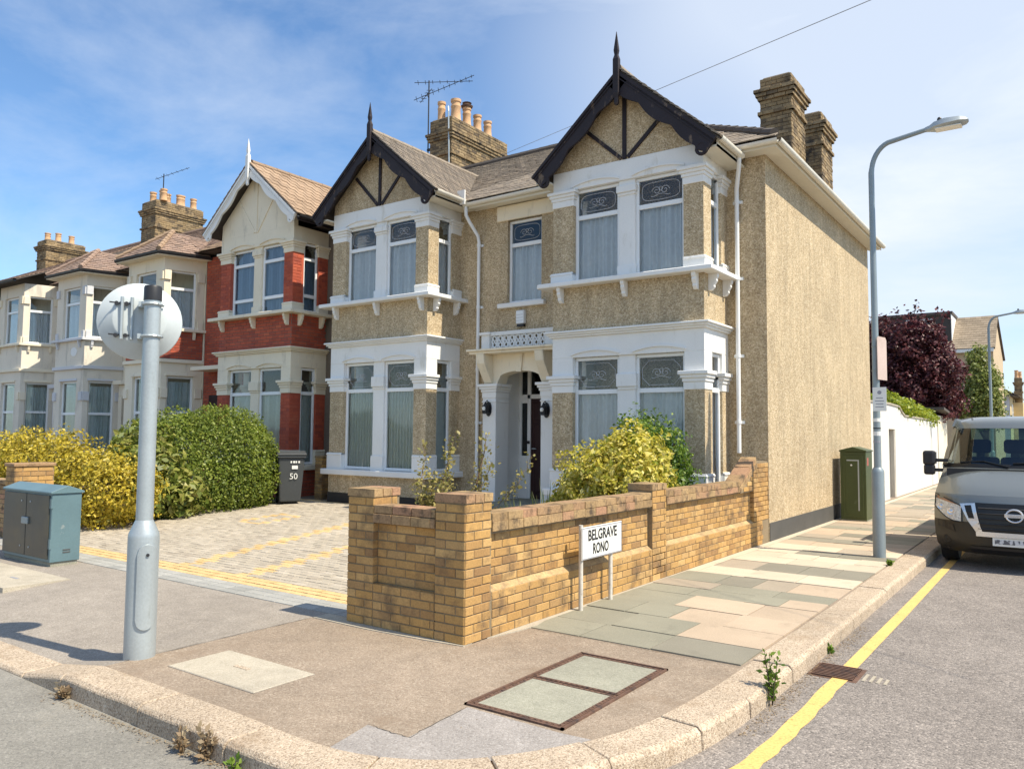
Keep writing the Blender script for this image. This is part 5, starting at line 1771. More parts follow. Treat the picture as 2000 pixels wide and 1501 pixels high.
def blue_cabinet():
    t = thing('blue_telecom_cabinet', 'blue grey steel street cabinet with two front doors on the footway', 'cabinet', (-7.0, -.14, 0))
    x0, x1, y0, y1 = -7.72, -6.37, -.32, .04
    body = MB()
    body.box(x0, x1, y0, y1, .05, .90)
    body.obj('body', BLUECAB, t, bevel=.006)
    MB().box(x0 + .02, x1 - .02, y0 + .02, y1 - .02, -.05, .05).obj('base', CONCG, t)
    ym = (y0 + y1) / 2
    MB().prism([(x0 - .02, y0 - .025, .90), (x0 - .02, y1 + .025, .90), (x0 - .02, y1 + .025, .925), (x0 - .02, ym, 1.0), (x0 - .02, y0 - .025, .925)], (x1 - x0 + .04, 0, 0)).obj('roof', BLUECAB, t, bevel=.006)
    for a, b in ((x0 + .02, -7.05), (-7.035, x1 - .05)):
        d = MB().box(a, b, y0 - .014, y0 + .002, .09, .88).obj('door', mat('shaded_worn_cabinet_door', (.045, .052, .050), .28, .15, 2.5, .05, 30, .05, 50, c2=(.10, .085, .05), m2=(1.6, .5, .8)), t, bevel=.004)  # front's shade put into a darker door colour, with random brown blotches
        for z in (.2, .78):
            MB().tube([((a + b) / 2 + (.2 if a < -7.1 else -.2), y0 - .014, z), ((a + b) / 2 + (.2 if a < -7.1 else -.2), y0 - .02, z)], .012, 8).obj('lock', GALV, d)
    MB().box(-7.12, -6.95, y0 - .04, y0 - .012, .49, .58).obj('handle', GALVD, t, bevel=.008)
    for z in (.22, .72):
        MB().box(x1 - .04, x1 + .006, y0 - .012, y0 + .012, z, z + .12).obj('hinge', BLUECAB, t)
    for z in (.16, .19):
        MB().box(x1 - .002, x1 + .006, -.17, -.08, z, z + .012).obj('vent_slot', PLINTH, t)
blue_cabinet()

def green_cabinet():
    t = thing('green_street_cabinet', 'tall dark green street cabinet standing against the house wall', 'cabinet', (.38, 12.3, 0))
    x0, x1, y0, y1 = .14, .63, 12.0, 12.62
    MB().box(x0, x1, y0, y1, 0, 1.40).obj('body', GREENCAB, t, bevel=.008)
    MB().prism([(x0 - .015, y0 - .02, 1.40), (x1 + .015, y0 - .02, 1.40), (x1 + .015, y0 - .02, 1.43), ((x0 + x1) / 2, y0 - .02, 1.50), (x0 - .015, y0 - .02, 1.43)], (0, y1 - y0 + .04, 0)).obj('roof', GREENCAB, t, bevel=.006)
    q = MB()
    xa, xb = x0 + .05, x1 - .05
    q.box(xa, xb, y0 - .012, y0 + .002, .08, 1.34)
    d = q.obj('door', GREENCAB, t, bevel=.005)
    MB().box(xa + .05, xb - .05, y0 - .02, y0 - .01, .14, 1.28).obj('door_panel', GREENCAB, d, bevel=.005)
    MB().box(xb - .10, xb - .075, y0 - .024, y0 - .018, .22, 1.24).obj('hinge_strip', GALV, d)
    MB().box(xa + .08, xb - .1, y0 - .024, y0 - .018, 1.215, 1.24).obj('hinge_strip', GALV, d)
    MB().tube([(xa + .17, y0 - .01, 1.13), (xa + .17, y0 - .03, 1.13)], .02, 8).obj('lock', SIGNW, d)
    MB().box(x0 - .01, x1 + .01, y0 - .01, y1 + .01, -.05, .03).obj('base', CONCG, t)
    MB().box(x1, x1 + .003, 12.1, 12.24, 1.12, 1.28).obj('sticker', mat('red_sticker', (.42, .12, .09), .6), t)
green_cabinet()

def wheelie_bin():
    bx, by, bz = 0, 0, 0
    t = thing('wheelie_bin', 'dark grey wheelie bin numbered 50 beside the big clipped hedge', 'bin', (0, 0, 0))
    def fr_(s, y_, z):
        return [(bx + a * s, by + b * y_ + (.03 if z < .2 else 0), bz + z) for a, b in ((-1, -1), (1, -1), (1, 1), (-1, 1))]
    r_ = fr_(.215, .23, .04) + fr_(.27, .31, .93)
    MB().add(r_, [(3, 2, 1, 0), (4, 5, 6, 7), (0, 1, 5, 4), (1, 2, 6, 5), (2, 3, 7, 6), (3, 0, 4, 7)]).obj('body', BINM, t, bevel=.03, seg=2)
    MB().box(bx - .295, bx + .295, by - .345, by + .33, bz + .92, bz + .975).obj('rim', BINM, t, bevel=.015)
    MB().prism([(bx - .30, by - .36, bz + .97), (bx - .30, by - .36, bz + 1.01), (bx - .30, by - .1, bz + 1.06), (bx - .30, by + .33, bz + 1.05), (bx - .30, by + .33, bz + .97)], (.60, 0, 0)).obj('lid', BINM, t, bevel=.015, seg=2)
    for s_ in (-.22, .22):
        MB().lathe([(.10, -.025), (.10, .025)], (bx + s_, by + .24, bz + .10), 18, (1, 0, 0)).obj('wheel', DARKP, t)
    MB().tube([(bx - .25, by + .36, bz + 1.0), (bx + .25, by + .36, bz + 1.0)], .02, 8).obj('handle', BINM, t)
    sl_ = Vector((0, -.08, .89)).normalized()
    nrm = Vector((0, -.89, -.08)).normalized()
    def at_(x, z):
        return Vector((bx + x, by - .23 - .08 * (z - .04) / .89 - .006 + (.0), bz + z))
    text('50', .17, frame(at_(.05, .50), (1, 0, 0), sl_, nrm), SIGNW, t)
    for i, w_ in enumerate((.030, .042, .026, .034)):
        p = at_(-.02 + i * .052, .82)
        MB().prism([p, p + Vector((w_, 0, 0)), p + Vector((w_, 0, 0)) + sl_ * .042, p + sl_ * .042], nrm * .003).obj('worn_marking', SIGNW, t)
    p = at_(.07, .70)
    MB().prism([p + Vector((-.06, 0, 0)), p + Vector((.06, 0, 0)), p + Vector((.06, 0, 0)) + sl_ * .07, p + Vector((-.06, 0, 0)) + sl_ * .07], nrm * .003).obj('label', SIGNW, t)
    t.location = (-9.72, 6.0, dz(6.0))
    t.rotation_euler = (0, 0, rad(58))
    t.scale = (1.02, 1.02, 1.06)
wheelie_bin()

def stub_piers():
    t = thing('brick_gate_pier', 'short yellow brick pier standing between the bin and the bay', 'pier', (-9.95, 7.0, .2))
    MB().box(-10.04, -9.82, 6.98, 7.30, .15, 1.12).obj('core', MORT, t)
    it = courses((-10.05, 6.97, 0), (1, 0, 0), (0, -1, 0), .234, .15, 13) + courses((-9.81, 6.974, 0), (0, 1, 0), (1, 0, 0), .33, .15, 13, shift=1)
    pieces('brick', it, unit_mesh('brick', BRICKY, .045), t)
    MB().box(-10.06, -9.80, 6.96, 7.32, 1.125, 1.17).obj('cap', BRICKT, t, bevel=.01)
    t = thing('neighbour_brick_pier', 'low yellow brick pier in front of the golden hedge', 'pier', (-10.9, .75, 0))
    x0, x1, y0, y1 = -9.6, -9.28, .42, 1.0
    MB().box(x0 + .01, x1 - .01, y0 + .01, y1, 0, 1.11).obj('core', MORT, t)
    it = courses((x0, y0, 0), (1, 0, 0), (0, -1, 0), x1 - x0 - .004, 0, 15) + courses((x1, y0 + .004, 0), (0, 1, 0), (1, 0, 0), y1 - y0, 0, 15, shift=1)
    pieces('brick', it, unit_mesh('brick', BRICKY, .045), t)
    MB().box(x0 - .02, x1 + .02, y0 - .02, y1 + .02, 1.125, 1.18).obj('cap', BRICKT, t, bevel=.01)
    t = thing('neighbour_brick_wall', 'low weathered brick wall running on from the pier by the golden hedge', 'wall', (-14, .6, 0))
    MB().box(-24, x0, .50, .70, 0, .82).obj('core', MORTD, t)
    it = courses((-14.5, .49, 0), (1, 0, 0), (0, -1, 0), 4.9, 0, 11)
    pieces('brick', it, unit_mesh('brick', BRICKT, .045), t)
    MB().box(-24, x0, .47, .73, .83, .90).obj('coping', BRICKT, t, bevel=.01)
stub_piers()

def wire():
    t = MB()
    p0, p1 = Vector((-9.9, 13.3, 9.9)), Vector((1.99, 6.0, 7.53))
    d = p1 - p0
    pts = [p0 + d * f for f in np.linspace(0, 1.5, 24)]
    o = t.tube(pts, .006, 5).obj('telephone_wire', mat('grey_cable', (.25, .26, .28), .6), None)
    tag(o, 'thin telephone wire running from the roof out over the street', 'wire')
wire()

# ================================================================== the van
def van():
    cx, y0, gz = 3.36, 7.55, ROADZ
    t = thing('parked_van', 'grey cab van with chrome grille parked half up against the kerb', 'van', (cx, y0 + 2.5, gz))
    PAINT = NT('van_paint')
    PAINT.b.inputs['Base Color'].default_value = (.20, .215, .205, 1)
    PAINT.b.inputs['Metallic'].default_value = .55
    PAINT.b.inputs['Roughness'].default_value = .32
    PAINT.b.inputs['Coat Weight'].default_value = .6
    PAINT.b.inputs['Coat Roughness'].default_value = .06
    PAINT = PAINT.m
    BUMP = mat('van_bumper_plastic', (.032, .029, .022), .38, .08, 3, 0, 1, .04, 80)
    CHROME = mat('van_silver_trim', (.72, .72, .72), .22, .03, 2, 0, 1, 0, metal=.7)
    BLK = mat('van_grille_black', (.014, .014, .014), .3, 0, 1, 0, 1, 0)
    LENS = mat('headlight_reflector', (.66, .68, .66), .15, .25, 30, .2, 60, .8, 38, metal=.25)
    AMBER = mat('amber_lens', (.42, .23, .14), .2, .1, 20, 0, 1, .2, 40)
    SEAT = mat('navy_seat_fabric', (.022, .026, .045), .9, .1, 5, .1, 60, .1, 80)
    VG = glass('van_glass', (.62, .74, .70), 1.5)
    prof = [(.22, .16, .93), (.30, .05, .98), (.45, .0, 1.0), (.62, .0, 1.01), (.80, .015, 1.01), (.95, .045, 1.0), (1.03, .09, .99), (1.10, .20, .98), (1.22, .46, .97), (1.33, .74, .96), (1.38, .88, .955),
            (1.41, .90, .985), (1.60, 1.06, .96), (1.80, 1.23, .92), (1.99, 1.39, .875), (2.07, 1.50, .85), (2.13, 1.70, .835), (2.165, 2.1, .825), (2.16, 2.6, .82), (2.10, 2.76, .815)]
    PH, PY, PW = [p[0] for p in prof], [p[1] for p in prof], [p[2] for p in prof]
    def S(s, h, off=0.):
        yy = np.interp(h, PH[:18], PY[:18])
        ww = np.interp(h, PH[:18], PW[:18])
        k = .42 if h < 1.0 else .34
        a = abs(s)
        return Vector((cx + s * ww - (off * .5 * s), y0 + yy + k * a ** 3.6 - off, gz + h))
    SS = [-1, -.96, -.9, -.8, -.65, -.45, -.2, 0, .2, .45, .65, .8, .9, .96, 1]
    def rows(hs, ss=SS):
        return [[S(s, h) for s in ss] for h in hs]
    def part(name, hs, m, ss=SS, parent=t):
        return MB().grid(rows(hs, ss)).obj(name, m, parent, smooth=True)
    part('bumper', [.22, .25, .30, .37, .45, .53, .62, .66], BUMP)
    part('front_panel', [.66, .73, .80, .88, .95, 1.0, 1.03], PAINT)
    hood = part('bonnet', [1.03, 1.06, 1.10, 1.16, 1.22, 1.28, 1.33, 1.38], PAINT)
    part('cowl', [1.38, 1.41, 1.44], BLK)
    IN = [-.93, -.8, -.6, -.3, 0, .3, .6, .8, .93]
    part('windscreen', [1.44, 1.55, 1.7, 1.85, 1.97], VG, IN)
    for sg in (-1, 1):
        MB().grid([[S(sg * q, h) for q in ([.93, .955, .98, 1.0] if sg > 0 else [1.0, .98, .955, .93])] for h in (1.44, 1.6, 1.8, 1.97)]).obj('windscreen_pillar', PAINT, t, smooth=True)
    # roof
    rr_ = [[S(s, h) for s in SS] for h in (1.97, 2.02, 2.07)]
    for h, yy, ww in ((2.13, 1.70, .835), (2.165, 2.1, .825), (2.165, 2.55, .82), (2.11, 2.76, .815)):
        rr_.append([Vector((cx + s * ww, y0 + yy + .10 * abs(s) ** 3.6 * (3.2 if yy < 1.8 else 2.0 if yy < 2.2 else 0), gz + h - .04 * abs(s) ** 5)) for s in SS])
    MB().grid(rr_).obj('roof', PAINT, t, smooth=True)
    # sides
    for sg in (-1, 1):
        hs = [.35, .45, .62, .80, .95, 1.03, 1.10, 1.22, 1.33, 1.41]
        g = []
        for h in hs:
            p = S(sg, h)
            w_ = np.interp(h, PH, PW)
            g.append([p] + [Vector((cx + sg * (w_ + .015), yy, gz + h)) for yy in (y0 + 1.3 if p.y < y0 + 1.25 else p.y + .1, y0 + 1.8, y0 + 2.3, y0 + 2.76)])
        if sg > 0:
            g = [list(reversed(r_)) for r_ in g]
        side = MB().grid(g).obj('side_panel', PAINT, t, smooth=True)
        g = []
        for h in (1.41, 1.6, 1.8, 1.97, 2.07):
            p = S(sg, h)
            w_ = np.interp(h, PH[:18], PW[:18])
            wr = w_
            g.append([p, Vector((cx + sg * w_, p.y + .08, gz + h))])
        if sg > 0:
            g = [list(reversed(r_)) for r_ in g]
        MB().grid(g).obj('door_frame', PAINT, side)
        def W(yy, h, o=0.):
            return Vector((cx + sg * (np.interp(h, PH[:18], PW[:18]) + o), y0 + yy, gz + h))
        MB().add([W(1.42, 1.45), W(2.32, 1.45), W(2.32, 2.0), W(1.72, 2.0)], [(0, 1, 2, 3) if sg > 0 else (3, 2, 1, 0)]).obj('side_window', VG, side)
        MB().add([W(2.32, 1.41), W(2.76, 1.41), W(2.76, 2.11), W(2.32, 2.11)], [(0, 1, 2, 3) if sg > 0 else (3, 2, 1, 0)]).obj('rear_pillar', PAINT, side)
        MB().prism([W(1.5, 2.0), W(2.5, 2.0), W(2.5, 2.12), W(1.6, 2.12)], (-.03 * sg, 0, 0)).obj('door_top_rail', PAINT, side)
        MB().box(cx + sg * .985 - .012, cx + sg * .985 + .025, y0 + 1.5, y0 + 1.7, gz + 1.14, gz + 1.18).obj('door_handle', BLK, side)
        # mirror
        mm = MB()
        mxx = cx + sg * 1.155
        mm.box(mxx - .085, mxx + .085, y0 + 1.08, y0 + 1.24, gz + 1.40, gz + 1.62)
        mi = mm.obj('door_mirror', DARKP, t, bevel=.035, seg=2)
        MB().box(mxx - .075, mxx + .075, y0 + 1.09, y0 + 1.23, gz + 1.25, gz + 1.41).obj('lower_mirror', DARKP, mi, bevel=.03, seg=2)
        MB().box(min(mxx, cx + sg * .9), max(mxx, cx + sg * .9), y0 + 1.14, y0 + 1.19, gz + 1.30, gz + 1.35).obj('mirror_arm', DARKP, mi)
        MB().box(min(mxx, cx + sg * .9), max(mxx, cx + sg * .9), y0 + 1.14, y0 + 1.19, gz + 1.45, gz + 1.50).obj('mirror_arm', DARKP, mi)
        MB().box(mxx - .09, mxx + .09, y0 + 1.238, y0 + 1.245, gz + 1.42, gz + 1.60).obj('mirror_glass', CHROME, mi)
        # headlight
        n = 9
        lo, hi, am = [], [], []
        for i in range(n):
            f = i / (n - 1)
            s_ = sg * (1.0 - .37 * f)
            zl = .84 - .17 * math.sin(min(1, f * 1.25) * math.pi / 2) - .015 * f
            zh = 1.02 - .15 * f
            zm = .955 - .085 * f
            lo.append(S(s_, zl, .012))
            hi.append(S(s_, zh, .012))
            am.append(S(s_, zm, .012))
        if sg > 0:
            lo.reverse(), hi.reverse(), am.reverse()
        hl = MB().grid([lo, [a.lerp(b, .5) for a, b in zip(lo, am)], am]).obj('headlight', LENS, t, smooth=True)
        MB().grid([am, hi]).obj('indicator', AMBER, hl, smooth=True)
        MB().tube(lo + hi[::-1] + [lo[0]], .008, 5).obj('headlight_rim', BLK, hl)
        for f_ in (.35, .68):
            pc = lo[int(f_ * 8)].lerp(am[int(f_ * 8)], .5) - Vector((0, .006, 0))
            MB().lathe([(.055, 0), (.05, .012), (.03, .006), (0, .02)], pc, 14, (sg * .3, -1, 0)).obj('lamp_unit', CHROME, hl, smooth=True)
        sgn = lambda pts: [S(sg * a, b, .02) for a, b in pts]
        def strip(name, A_, B_, m, off=.02):
            a_ = [S(sg * p, q, off) for p, q in A_]
            b_ = [S(sg * p, q, off) for p, q in B_]
            if sg < 0:
                a_, b_ = b_, a_
            return MB().grid([a_, b_]).obj(name, m, t)
        strip('grille_trim', [(.66, .905), (.61, .80), (.555, .68), (.50, .60), (.45, .52)], [(.47, .925), (.445, .80), (.42, .68), (.40, .60), (.38, .545)], CHROME, .03)
        strip('trim_insert', [(.60, .885), (.575, .80), (.545, .715)], [(.52, .895), (.50, .80), (.475, .715)], BLK, .036)
        strip('fog_slot', [(.95, .565), (.85, .545), (.72, .505)], [(.95, .655), (.85, .64), (.74, .60)], BLK, .008)
        fc = S(sg * .83, .40, .004)
        MB().lathe([(.055, 0), (.055, .012), (.04, .014), (0, .006)], fc, 16, (sg * .5, -1, 0)).obj('fog_lamp', BLK, t, smooth=True)
    # grille
    gs = np.linspace(-.46, .46, 9)
    MB().grid([[S(s * (1 - .10 * (.93 - h) / .4), h, .012) for s in gs] for h in (.52, .65, .8, .93)]).obj('grille', BLK, t)
    for h in (.58, .65, .72, .79, .86):
        q = MB()
        q.grid([[S(s, h - .012, .022) for s in np.linspace(-.43, .43, 9)], [S(s, h, .034) for s in np.linspace(-.43, .43, 9)], [S(s, h + .012, .022) for s in np.linspace(-.43, .43, 9)]])
        q.obj('grille_slat', mat('slat_dark', (.035, .034, .033), .3, 0, 1, 0, 1, 0) if h == .58 else bpy.data.materials['slat_dark'], t)
    MB().grid([[S(s, .48, .034) for s in np.linspace(-.46, .46, 9)], [S(s, .545, .034) for s in np.linspace(-.46, .46, 9)]]).obj('grille_trim', CHROME, t)
    lc = S(0, .78, .05)
    lg = MB().tube([lc + Vector((.095 * math.cos(a), 0, .082 * math.sin(a))) for a in np.linspace(0, 6.2832, 25)], .013, 8, False).obj('emblem', CHROME, t, smooth=True)
    MB().box(lc.x - .115, lc.x + .115, lc.y - .014, lc.y + .01, lc.z - .024, lc.z + .024).obj('emblem_bar', CHROME, lg, bevel=.004)
    text('NISSAN', .046, frame((lc.x, lc.y - .0155, lc.z - .016), (1, 0, 0), (0, 0, 1), (0, -1, 0)), INKG, lg, 'emblem_lettering')
    pm = NT('blurred_number_plate')
    f = pm.rng(pm.noise(26, 1, .4, stretch=(1, 1, .5)), .46, .56, 0, 1)
    pm.col(pm.mix(f, (.12, .12, .13), (.62, .62, .62)))
    pp = S(0, .40, .03)
    pl_ = MB().box(pp.x - .26, pp.x + .26, pp.y - .004, pp.y + .03, gz + .365, gz + .475).obj('number_plate', SIGNW, t)
    MB().box(pp.x - .235, pp.x + .235, pp.y - .006, pp.y - .003, gz + .39, gz + .45).obj('plate_smudge', pm.m, pl_)
    MB().grid([[S(s, h, .012) for s in np.linspace(-.55, .55, 7)] for h in (.24, .30, .335)]).obj('lower_intake', BLK, t)
    # wipers
    for a, b in ((-.75, -.1), (-.05, .6)):
        p, q = S(a, 1.455, .02), S(b, 1.50, .02)
        MB().tube([S(b, 1.40, .02), p.lerp(q, .5) + Vector((0, -.03, .0)), p], .012, 6).obj('wiper', BLK, t)
    MB().lathe([(.02, 0), (.0, .02)], (cx - .62, y0 + 1.78, gz + 2.12), 8).obj('roof_aerial', BLK, t)
    # cab rear, inside, seats
    q = MB()
    yb = y0 + 2.74
    q.box(cx - .93, cx + .93, yb - .03, yb, gz + .5, gz + 1.40)
    q.box(cx - .78, cx + .78, yb - .03, yb, gz + 1.98, gz + 2.12)
    q.box(cx - .90, cx - .72, yb - .03, yb, gz + 1.40, gz + 1.98)
    q.box(cx + .72, cx + .90, yb - .03, yb, gz + 1.40, gz + 1.98)
    q.box(cx - .05, cx + .05, yb - .03, yb, gz + 1.40, gz + 1.98)
    q.obj('cab_back', PAINT, t)
    MB().box(cx - .72, cx + .72, yb - .018, yb - .012, gz + 1.40, gz + 1.98).obj('rear_window', VG, t)
    MB().prism([(cx - .88, y0 + .80, gz + 1.0), (cx - .88, y0 + .80, gz + 1.37), (cx - .88, y0 + 1.25, gz + 1.34), (cx - .88, y0 + 1.35, gz + 1.0)], (1.76, 0, 0)).obj('dashboard', DARKP, t)
    MB().box(cx - .9, cx + .9, y0 + .6, y0 + 2.74, gz + .45, gz + .6).obj('cab_floor', BLK, t)
    MB().tube([(cx + .42 + .19 * math.cos(a), y0 + 1.42 + .08 * math.sin(a), gz + 1.30 + .17 * math.sin(a)) for a in np.linspace(0, 6.2832, 21)], .016, 7, False).obj('steering_wheel', DARKP, t)
    for sx, wd in ((-.55, .26), (-.08, .20), (.45, .25)):
        seat = MB().box(cx + sx - wd, cx + sx + wd, y0 + 2.10, y0 + 2.28, gz + .85, gz + 1.52).obj('seat', SEAT, t, bevel=.06, seg=3)
        MB().box(cx + sx - .15, cx + sx + .15, y0 + 2.12, y0 + 2.24, gz + 1.58, gz + 1.80).obj('headrest', SEAT, seat, bevel=.05, seg=3)
        MB().box(cx + sx - .06, cx + sx + .06, y0 + 2.16, y0 + 2.20, gz + 1.5, gz + 1.6).obj('headrest_post', BLK, seat)
        MB().box(cx + sx - wd, cx + sx + wd, y0 + 1.65, y0 + 2.15, gz + .75, gz + .92).obj('seat_cushion', SEAT, seat, bevel=.05, seg=2)
    # load bed
    MB().box(cx - 1.0, cx + 1.0, y0 + 2.9, y0 + 5.9, gz + .78, gz + .88).obj('load_bed', PAINT, t)
    for sg in (-1, 1):
        MB().box(cx + sg * 1.0 - .02, cx + sg * 1.0 + .02, y0 + 2.9, y0 + 5.9, gz + .882, gz + 1.22).obj('drop_side', PAINT, t)
        MB().box(cx + sg * .42 - .05, cx + sg * .42 + .05, y0 + 1.2, y0 + 5.8, gz + .5, gz + .7).obj('chassis_rail', BLK, t)
    MB().box(cx - .98, cx + .98, y0 + 5.88, y0 + 5.92, gz + .882, gz + 1.22).obj('tailboard', PAINT, t)
    for sg in (-1, 1):
        for yy in (.98, 4.55):
            c = (cx + sg * .86, y0 + yy, gz + .34)
            w_ = MB().lathe([(.20, -.10), (.31, -.11), (.34, -.07), (.34, .07), (.31, .11), (.20, .10)], c, 24, (sg, 0, 0)).obj('wheel', DARKP, t, smooth=True)
            MB().lathe([(.205, .06), (.19, .085), (.10, .05), (.05, .07), (0, .075)], c, 20, (sg, 0, 0)).obj('rim', GALV, w_, smooth=True)
    MB().box(cx - .84, cx + .84, y0 + .35, y0 + .6, gz + .25, gz + .95).obj('radiator', BLK, t)
van()

# ================================================================== plants
def shrub(name, label, cat, loc, blobs, n, size, m, stems=4, **k):
    t = thing(name, label, cat, loc)
    leaves('foliage', blobs, n, size, m, t, **k)
    B = blobs[:max(1, stems)]
    for i in range(stems):
        b = blobs[i % len(blobs)]
        p = Vector((b[0] + random.uniform(-.15, .15), b[1] + random.uniform(-.15, .15), loc[2]))
        top = Vector((b[0] + random.uniform(-.2, .2), b[1] + random.uniform(-.2, .2), b[2] + b[5] * .5))
        MB().tube([p, p.lerp(top, .5) + Vector((random.uniform(-.06, .06), random.uniform(-.06, .06), 0)), top], [.035, .025, .012], 6).obj('stem', BARK, t)
    return t
shrub('clipped_hedge', 'big rounded clipped green hedge beside the paved driveway', 'hedge', (-10.4, 4.6, .1),
      [(-10.57, 4.84, 1.12, 1.10, 1.15, 1.14), (-10.97, 3.94, 1.04, 1.05, 1.1, 1.08), (-10.2, 5.07, .97, .85, .85, 1.05), (-10.32, 4.34, .6, .95, 1.2, .75), (-11.4, 4.74, 1.0, .9, 1.2, 1.05), (-10.45, 5.3, .55, .8, .7, .6)], 52000, .06, L_GREEN, 6, zmin=.1, lump=.05, shell=.3, seed=2)
shrub('laurel_bush', 'loose light green laurel bush with large leaves between the hedges', 'bush', (-9.7, 3.0, .07),
      [(-9.9, 3.0, .75, .62, .7, .75), (-9.75, 3.3, .5, .55, .6, .5), (-10.5, 3.1, 1.05, .65, .7, .72)], 3800, .16, L_LAUR, 4, zmin=.06, lump=.2, asp=.45, seed=3)
shrub('golden_hedge', 'golden yellow leaved hedge behind the low brick pier', 'hedge', (-11, 1.9, .02),
      [(-9.6, 1.95, .55, .75, .6, .62), (-10.2, 2.1, .72, .8, .7, .68), (-9.3, 2.2, .7, .6, .6, .55), (-10.9, 1.95, .85, .85, .75, .75), (-11.8, 1.9, .95, .9, .8, .76), (-12.8, 1.9, .9, .9, .75, .75), (-13.8, 1.9, .78, .9, .75, .7), (-15, 1.9, .7, 1, .75, .7)], 34000, .07, L_YEL, 6, zmin=.05, lump=.16, seed=4)
shrub('variegated_bush', 'bright yellow variegated bush behind the garden wall below the bay window', 'bush', (-1.3, 4.6, .2),
      [(-1.25, 4.55, .95, .66, .6, .58), (-.85, 4.5, 1.1, .55, .5, .55), (-1.7, 4.75, .75, .45, .45, .5), (-.72, 4.3, .95, .38, .42, .42), (-.95, 4.85, 1.45, .48, .42, .35)], 14000, .078, L_VAR, 5, zmin=.25, lump=.24, asp=.5, seed=5)
shrub('green_bush', 'taller fresh green bush growing behind the variegated bush', 'bush', (-.85, 5.7, .2),
      [(-1.25, 5.75, 1.62, .40, .4, .42), (-.85, 5.6, 1.42, .36, .4, .42), (-.72, 5.5, 1.0, .38, .45, .55), (-1.5, 5.8, 1.2, .5, .5, .6), (-1.0, 5.6, .7, .55, .5, .6)], 12000, .065, L_SHR, 5, zmin=.25, lump=.25, seed=6)

def sprig_plant(name, label, loc, specs, m, leaf, per=.035, seed=0):
    g = np.random.default_rng(50 + seed)
    t = thing(name, label, 'shrub', loc)
    V, A = [], []
    for (p0, p1, r_, dens) in specs:
        p0, p1 = Vector(p0), Vector(p1)
        pts = []
        n = 7
        for i in range(n + 1):
            f = i / n
            pts.append(p0.lerp(p1, f) + Vector((g.normal(0, .025), g.normal(0, .025), 0)) * (1 if 0 < i < n else 0))
        MB().tube(pts, [r_ * (1 - .75 * i / n) for i in range(n + 1)], 5).obj('stem', STEM, t)
        L = (p1 - p0).length
        k = int(L / per * dens)
        for _ in range(k):
            f = .18 + .82 * g.random() ** .8
            i = min(n - 1, int(f * n))
            c = pts[i].lerp(pts[i + 1], f * n - i)
            off = g.normal(0, .055, 3)
            c = np.array(c) + off
            nr = g.normal(size=3) + np.array([0, 0, .8])
            nr /= np.linalg.norm(nr)
            a = np.cross(nr, g.normal(size=3))
            a /= np.linalg.norm(a)
            b = np.cross(nr, a)
            s_ = leaf * g.uniform(.6, 1.3)
            V.append([c - a * s_ * .5, c + b * s_ * .3, c + a * s_ * .5, c - b * s_ * .3])
            A.append(g.random())
    leafmesh('foliage', np.array(V), np.array(A), m, t)
    return t
b0 = Vector((-3.45, 3.7, .2))
sprig_plant('leggy_shrub', 'leggy half bare shrub with sparse pale leaves in front of the porch', tuple(b0),
            [((-3.7, 3.6, .15), (-3.95, 3.85, 1.55), .014, 2.6), ((-3.65, 3.65, .15), (-3.35, 3.9, 1.72), .014, 2.2), ((-3.2, 3.9, .15), (-3.02, 4.2, 1.70), .022, 2.0), ((-3.3, 3.8, .15), (-2.85, 4.1, 1.25), .012, 2.4), ((-3.6, 3.6, .15), (-3.6, 3.7, 1.15), .012, 4.5), ((-3.5, 3.7, .15), (-3.2, 3.6, 1.1), .012, 4.5), ((-3.4, 3.7, .15), (-3.85, 3.6, .95), .012, 4.5), ((-3.15, 3.9, .2), (-2.45, 4.25, 1.02), .009, 1.6), ((-2.6, 4.1, .7), (-2.3, 4.4, 1.42), .007, 1.5), ((-3.4, 3.9, .2), (-2.95, 3.75, .85), .012, 4), ((-3.7, 3.9, .2), (-3.5, 3.95, 1.4), .012, 2.5)], L_LEG, .065, .022, 1)
def blades(name, label, c, n, h, m, seed, cat='plant', wd=.03, spread=.18, lean=.25):
    g = np.random.default_rng(seed)
    t = thing(name, label, cat, c)
    V, A = [], []
    for i in range(n):
        a = g.uniform(0, 6.28)
        p = np.array(c) + np.array([math.cos(a), math.sin(a), 0]) * spread * g.random()
        hh = h * g.uniform(.6, 1)
        d = np.array([math.cos(a), math.sin(a), 0]) * lean * hh * g.uniform(.2, 1)
        s_ = np.array([-math.sin(a + .6), math.cos(a + .6), 0]) * wd / 2
        m_ = p + d * .4 + np.array([0, 0, hh * .6])
        e = p + d + np.array([0, 0, hh])
        V += [[p - s_, p + s_, m_ + s_ * .9, m_ - s_ * .9], [m_ - s_ * .9, m_ + s_ * .9, e + s_ * .1, e - s_ * .1]]
        q = g.random()
        A += [q, q]
    leafmesh('blade', np.array(V), np.array(A), m, t)
blades('iris_clump', 'clump of upright sword shaped leaves in the bed nearest the porch', (-2.0, 4.3, .15), 18, .98, L_BLADE, 5, spread=.22)
blades('iris_clump', 'small clump of sword leaves beside the leggy shrub', (-2.45, 4.2, .15), 10, .92, L_BLADE, 6, spread=.12)

